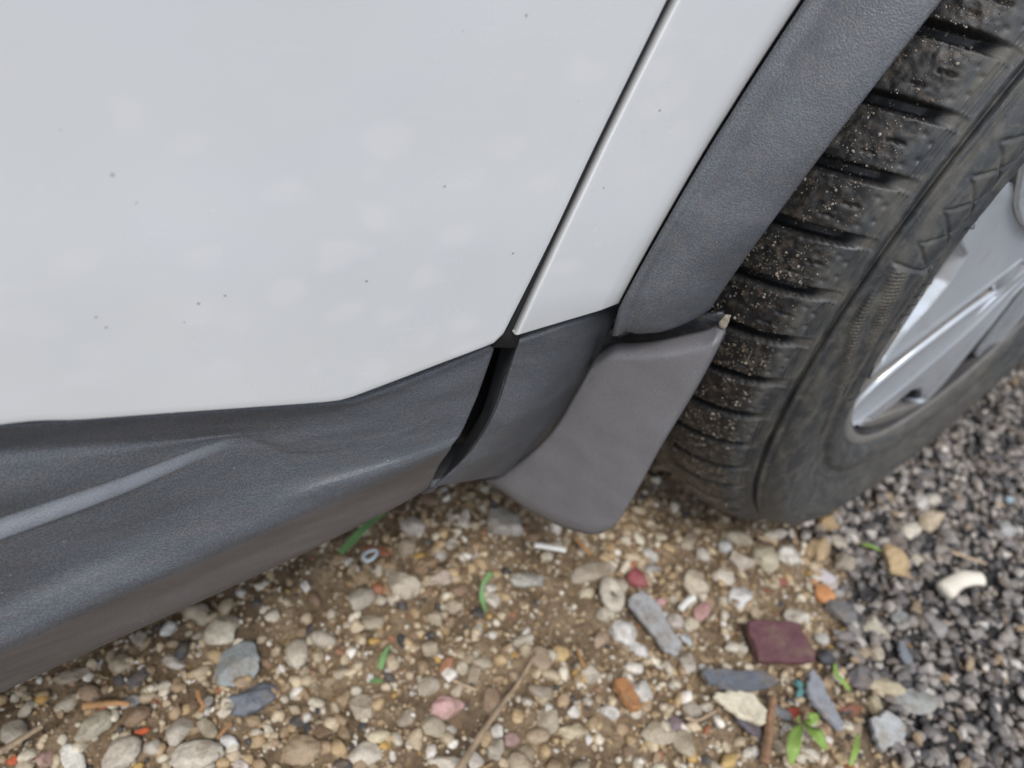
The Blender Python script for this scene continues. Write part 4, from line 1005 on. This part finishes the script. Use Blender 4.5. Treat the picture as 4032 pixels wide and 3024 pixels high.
# ring shaped shell
rc = at_z(*gC(465, 640), .008); V_, n1, n2 = [], 28, 10
for i in range(n1):
    a = 2 * math.pi * i / n1
    for j in range(n2):
        b = 2 * math.pi * j / n2; rr = 1 + .74 * math.cos(b)
        V_.append((.0125 * rr * math.cos(a), .0078 * rr * math.sin(a), .0050 * math.sin(b)))
Fr = np.array([(i * n2 + j, ((i + 1) % n1) * n2 + j, ((i + 1) % n1) * n2 + (j + 1) % n2, i * n2 + (j + 1) % n2) for i in range(n1) for j in range(n2)])
o = add('shell', mesh_np('shell', V_, Fr), M['stone']); o.location = rc; o.color = (.62, .57, .47, 1); o.rotation_euler = (.1, .1, math.radians(65)); o.scale = (.82, .82, .9); tag(o, 'cream ring shaped shell with a slot, below the bone shaped stone', 'shell'); taken.append((rc[0], rc[1], .012))
# drop shaped washer near the grass blade
rc = at_z(*gE(240, 300), .009)
V, Fc = tube([np.array([.0060 * math.cos(a) * (1 + .3 * math.cos(a)), .0036 * math.sin(a), 0]) for a in np.linspace(0, 2 * math.pi, 25)], .0014, 7)
o = add('wire_loop', mesh_np('wire_loop', V, Fc), make_plain('grey_plastic_loop', (.45, .52, .55), .3)); o.location = rc; o.rotation_euler = (.1, -.1, math.radians(15)); tag(o, 'small pale blue loop lying under the sill by the green blade', 'loop')

# green things
def blade_mesh(name, crop, pts, zs, width, label, cat, mat='grass', fold=.25, n=18):
    P = catmull(np.array([at_z(*crop(x, y), z) for (x, y), z in zip(pts, zs)]), n); c = P.mean(0)
    t = np.gradient(P, axis=0); t /= np.linalg.norm(t, axis=1, keepdims=True); sd = np.cross(t, [0, 0, 1.0]); sd /= np.linalg.norm(sd, axis=1, keepdims=True)
    wv = np.interp(np.linspace(0, 1, n), np.linspace(0, 1, len(width)), width)[:, None]
    up = np.cross(sd, t)
    G = np.stack([P - sd * wv + up * wv * fold, P - sd * wv * .5 + up * wv * fold * .4, P, P + sd * wv * .5 + up * wv * fold * .4, P + sd * wv + up * wv * fold], 1) - c
    V, Fc = thicken(G, .00035)
    o = add(name, mesh_np(name, V, Fc), M[mat]); o.location = c
    if label: tag(o, label, cat)
    return o
blade_mesh('grass_blade', gE, [(62, 280), (150, 190), (240, 100), (350, 15)], [.010, .014, .020, .026], [.0022, .0034, .003, .0016], 'green grass blade sticking out from under the sill', 'grass blade')
blade_mesh('grass_blade', gE, [(310, 1000), (330, 930), (365, 860)], [.010, .012, .014], [.0018, .0024, .001], 'short green blade left of the reddish brown chip', 'grass blade')
blade_mesh('grass_blade', gE, [(245, 1080), (285, 1075), (325, 1080)], [.010, .012, .011], [.001, .0018, .001], 'tiny green scrap of leaf above the tan block', 'grass blade')
blade_mesh('sprout', gE, [(970, 650), (945, 560), (950, 480), (1005, 405)], [.004, .014, .020, .024], [.0012, .0022, .0014, .0028], 'thin green sprout beside the small cream chip', 'sprout')
blade_mesh('grass_blade', gD, [(500, 500), (590, 515), (680, 560)], [.012, .014, .012], [.0015, .0022, .001], 'green leaf tip above the ochre chunk', 'grass blade', 'leaf')
sp = at_z(*gB(1030, 1000), .004); sed = empty('seedling', sp); tag(sed, 'bright green seedling with three leaves at the bottom right', 'seedling')
def leaf(crop, pts, zs, width):
    o = blade_mesh('leaf', crop, pts, zs, width, None, None, 'leaf', .18); o.parent = sed; o.location = Vector(o.location) - Vector(sp)
leaf(gB, [(1010, 1010), (960, 1090), (935, 1200), (920, 1350)], [.016, .022, .024, .016], [.001, .0038, .0052, .0048, .001])
leaf(gB, [(1040, 1000), (1110, 1060), (1170, 1130), (1225, 1220)], [.016, .024, .024, .018], [.001, .0045, .0058, .0050, .0012])
leaf(gB, [(1040, 990), (1090, 960), (1150, 915)], [.016, .024, .026], [.001, .0036, .0042, .001])
leaf(gB, [(1000, 1000), (985, 970), (980, 930)], [.016, .022, .026], [.0008, .0022, .0008])
V, Fc = tube([np.array([0, 0, 0]), np.array([.001, 0, .007]), np.array([0, .001, .013])], .0011, 7); add('stem', mesh_np('stem', V, Fc), M['leaf'], sed)
blade_mesh('grass_blade', gB, [(1300, 470), (1310, 560), (1370, 630), (1430, 710)], [.018, .018, .016, .010], [.0010, .0022, .0026, .0024], 'pale green curved shoot left of the dark grey block', 'shoot', 'leaf')
blade_mesh('grass_blade', gB, [(1430, 1360), (1480, 1220), (1500, 1080)], [.016, .020, .018], [.0010, .0026, .001], 'slim green shoot left of the glassy slab', 'shoot', 'leaf')

# medium stones one can still pick out, copied from a set of shapes
def clear(x, y, r, f=.8):
    for a, b, c in taken:
        if (x - a) ** 2 + (y - b) ** 2 < (f * (r + c)) ** 2: return False
    return True
def in_view(x, y):
    d = (np.array([x, y, 0.0]) - CAM_P) @ CAM_R
    if d[2] > 0: return False
    u_ = d[0] / -d[2] * F; v_ = d[1] / -d[2] * F
    return abs(u_) < 2060 and -1560 < v_ < 900
GROUPS = [
    ('tan', 92, [(.40, .33, .235), (.44, .38, .28), (.36, .28, .19), (.46, .41, .33)], 'tan pebble bedded in the brown earth', 'tan pebbles in the brown earth', (.0042, .0105), 0),
    ('pale', 52, [(.58, .53, .44), (.62, .60, .55), (.52, .48, .42)], 'pale cream pebble bedded in the brown earth', 'pale pebbles in the brown earth', (.0036, .0088), 0),
    ('brown', 44, [(.24, .16, .10), (.30, .21, .14)], 'dark brown pebble bedded in the brown earth', 'dark brown pebbles in the brown earth', (.0038, .0090), 0),
    ('brick', 8, [(.36, .13, .07), (.34, .17, .10)], 'small brick red chip bedded in the brown earth', 'brick red chips in the brown earth', (.0024, .0048), 0),
    ('black', 14, [(.05, .05, .055), (.09, .085, .085)], 'small black pebble bedded in the brown earth', 'black pebbles in the brown earth', (.0034, .006), 0),
    ('grey', 44, [(.20, .185, .18), (.165, .155, .155), (.25, .235, .22)], 'grey chipping on the dark gravel, larger than most', 'larger grey chippings', (.0058, .0085), 1),
    ('light', 34, [(.40, .38, .355), (.48, .46, .43), (.34, .32, .30)], 'light grey chipping on the dark gravel', 'light grey chippings', (.0048, .0075), 1),
]
for key_, n, cols_, label, grp, (r0, r1), zone in GROUPS:
    k = 0; tries = 0
    while k < n and tries < 9000:
        tries += 1
        x = random.uniform(-.80, .75) if zone or random.random() < .5 else random.uniform(-.80, -.40); y = random.uniform(-.36, .22)
        if not in_view(x, y): continue
        dz = float(dark_zone(np.array(x), np.array(y)))
        if (zone == 1) != (dz > .5): continue
        r = r0 + (r1 - r0) * random.random() ** 1.8
        if not clear(x, y, r): continue
        kd = random.choice(('round', 'angular', 'rough', 'angular', 'flat'))
        o = bpy.data.objects.new('pebble', SHAPES[kd, random.randrange(6)]); COL.objects.link(o)
        sx, sy, sz = r * random.uniform(1, 1.45), r * random.uniform(.8, 1.0), r * random.uniform(.55, .8)
        o.scale = (sx, sy, sz); o.rotation_euler = (random.uniform(-.25, .25), random.uniform(-.25, .25), random.uniform(0, 6.28))
        o.location = (x, y, float(hfield(x, y)) + sz * (.45 if zone == 0 else .9))
        c = random.choice(cols_); f_ = random.uniform(.85, 1.12); o.color = (*[min(1, q * f_) for q in c], 1)
        tag(o, label, 'pebble', grp); taken.append((x, y, r)); k += 1

# everything finer: one mass of gravel on each ground
def gravel(name, pts, r, cols_, shapes_v, shape_f, label, sink):
    n = len(pts); kind = rng.integers(0, len(shapes_v), n); VV = []; nvv = len(shapes_v[0])
    Rm = rand_rot(n)
    stretch = np.stack([rng.uniform(.9, 1.4, n), rng.uniform(.75, 1.05, n), rng.uniform(.6, .9, n)], 1)
    SV = np.stack(shapes_v)[kind]
    VV = np.einsum('nij,nkj->nki', Rm, SV * stretch[:, None]) * r[:, None, None]
    VV[..., 2] *= .8
    base = np.stack([pts[:, 0], pts[:, 1], hfield(pts[:, 0], pts[:, 1]) + r * sink], 1)
    VV = VV + base[:, None]
    FF = (shape_f[None] + (np.arange(n) * nvv)[:, None, None]).reshape(-1, 3)
    me = mesh_np(name, VV.reshape(-1, 3), FF)
    cc = np.repeat(cols_, nvv, 0); ca = me.color_attributes.new('Col', 'FLOAT_COLOR', 'POINT'); ca.data.foreach_set('color', np.c_[cc, np.ones(len(cc))].astype(np.float32).ravel())
    o = add(name, me, M['gravel'], None, True); tag(o, label, kind='stuff'); return o
def scatter(n, x0, x1, y0, y1): return np.stack([rng.uniform(x0, x1, n), rng.uniform(y0, y1, n)], 1)
def thin(pts, f=.75):
    T = np.array(taken); ok = np.ones(len(pts), bool)
    for a, b, c in T: ok &= (pts[:, 0] - a) ** 2 + (pts[:, 1] - b) ** 2 > (f * c) ** 2
    return pts[ok]
sv1 = [stone_shape(k_, ico1_v, 300 + i) for i, k_ in enumerate(('angular', 'angular', 'rough', 'angular', 'round', 'rough', 'slab', 'angular'))]
sv0 = [stone_shape(k_, ico_v, 400 + i) for i, k_ in enumerate(('round', 'angular', 'rough', 'angular'))]
def pick(pal, wts, n):
    pal = np.array(pal); c = pal[rng.choice(len(pal), n, p=np.array(wts) / sum(wts))]; return np.clip(c * rng.uniform(.78, 1.18, (n, 1)), 0, 1)
PE = [(.53, .435, .30), (.63, .57, .45), (.36, .26, .16), (.73, .69, .62), (.46, .335, .19), (.36, .15, .08), (.07, .068, .07), (.46, .29, .09)]
WE = [5, 3.5, 4.5, 1.7, 3.5, .25, .8, .3]
def near(pts):
    d = (np.c_[pts, np.zeros(len(pts))] - CAM_P) @ CAM_R
    u_ = d[:, 0] / -d[:, 2] * F; v_ = d[:, 1] / -d[:, 2] * F
    return (d[:, 2] < 0) & (np.abs(u_) < 2120) & (v_ > -1620) & (v_ < 700) & (pts[:, 1] < .16) & (d[:, 2] > -1.0)
def gravel2(name, pts, r, cols_, label, sink):
    m_ = near(pts)
    gravel(name, pts[m_], r[m_], cols_[m_], sv1, ico1_f, label, sink)
    gravel(name, pts[~m_], r[~m_], cols_[~m_], sv0, ico_f, label, sink)
# brown earth
pts = scatter(30000, -.95, .2, -.40, .22); pts = pts[dark_zone(pts[:, 0], pts[:, 1]) < rng.uniform(.2, .8, len(pts))]
gravel('fine_grit', pts, np.exp(rng.normal(math.log(.0014), .38, len(pts))).clip(.0006, .0026), pick(PE, WE, len(pts)), sv0, ico_f, 'fine brown grit', .35)
pts = thin(scatter(27000, -1.05, .25, -.62, .30), .6); pts = pts[dark_zone(pts[:, 0], pts[:, 1]) < .5]
# the stones lie thicker in places, thinner in others
dens = vnoise(pts[:, 0], pts[:, 1], .07) + .6 * vnoise(pts[:, 0] + 5, pts[:, 1], .03)
pts = pts[dens + rng.normal(size=len(pts)) * .9 > -.05]
gravel2('gravel', pts, np.exp(rng.normal(math.log(.0034), .42, len(pts))).clip(.0015, .0066), pick(PE, WE, len(pts)), 'mixed brown gravel', .32)
# dark chippings
PD = [(.245, .225, .21), (.15, .138, .133), (.36, .33, .30), (.065, .061, .063), (.56, .52, .47), (.35, .26, .17)]
WD = [4.5, 4, 3, 3.4, 1.2, .6]
pts = scatter(21000, -.40, .90, -.50, .42); pts = pts[dark_zone(pts[:, 0], pts[:, 1]) > .5]; pts = thin(pts, .55)
gravel2('chippings', pts, np.exp(rng.normal(math.log(.0046), .22, len(pts))).clip(.0026, .0066), pick(PD, WD, len(pts)), 'dark grey chippings', .9)
pts = scatter(15000, -.40, .75, -.45, .35); pts = pts[dark_zone(pts[:, 0], pts[:, 1]) > .4]
gravel('chipping_fines', pts, np.exp(rng.normal(math.log(.0022), .3, len(pts))).clip(.0011, .0034), pick(PD, WD, len(pts)), sv0, ico_f, 'small dark chippings and dust', .5)
# broken straw and root fibres lying loose in the grit
VV, FF, o_ = [], [], 0
for x, y in scatter(260, -.85, .45, -.42, .22):
    ln, an = random.uniform(.006, .026), random.uniform(0, 6.28); bend = random.uniform(-.5, .5)
    P = np.array([[x + math.cos(an + bend * t) * ln * t, y + math.sin(an + bend * t) * ln * t, 0] for t in (0, .33, .66, 1)]); P[:, 2] = hfield(P[:, 0], P[:, 1]) + .0035 + random.uniform(0, .003)
    V, Fc = tube(P, random.uniform(.0003, .0008), 5); VV.append(V); FF.append(Fc + o_); o_ += len(V)
o = add('straw_bits', mesh_np('straw_bits', np.concatenate(VV), np.concatenate(FF)), M['twig']); tag(o, 'broken straw and root fibres', kind='stuff')
# coarser cover further out, seen only in the paint's reflection
pts = np.concatenate([scatter(5000, -2.2, 1.6, -1.9, -.62), scatter(1200, -2.0, -1.05, -.62, .3)])
dz = dark_zone(pts[:, 0], pts[:, 1]) > .5
cc = pick(PE, WE, len(pts)); cd = pick(PD, WD, len(pts)); cc[dz] = cd[dz]
gravel('outer_gravel', pts, np.exp(rng.normal(math.log(.0085), .45, len(pts))).clip(.004, .03), cc, sv0, ico_f, 'gravel beyond the car side', .4)
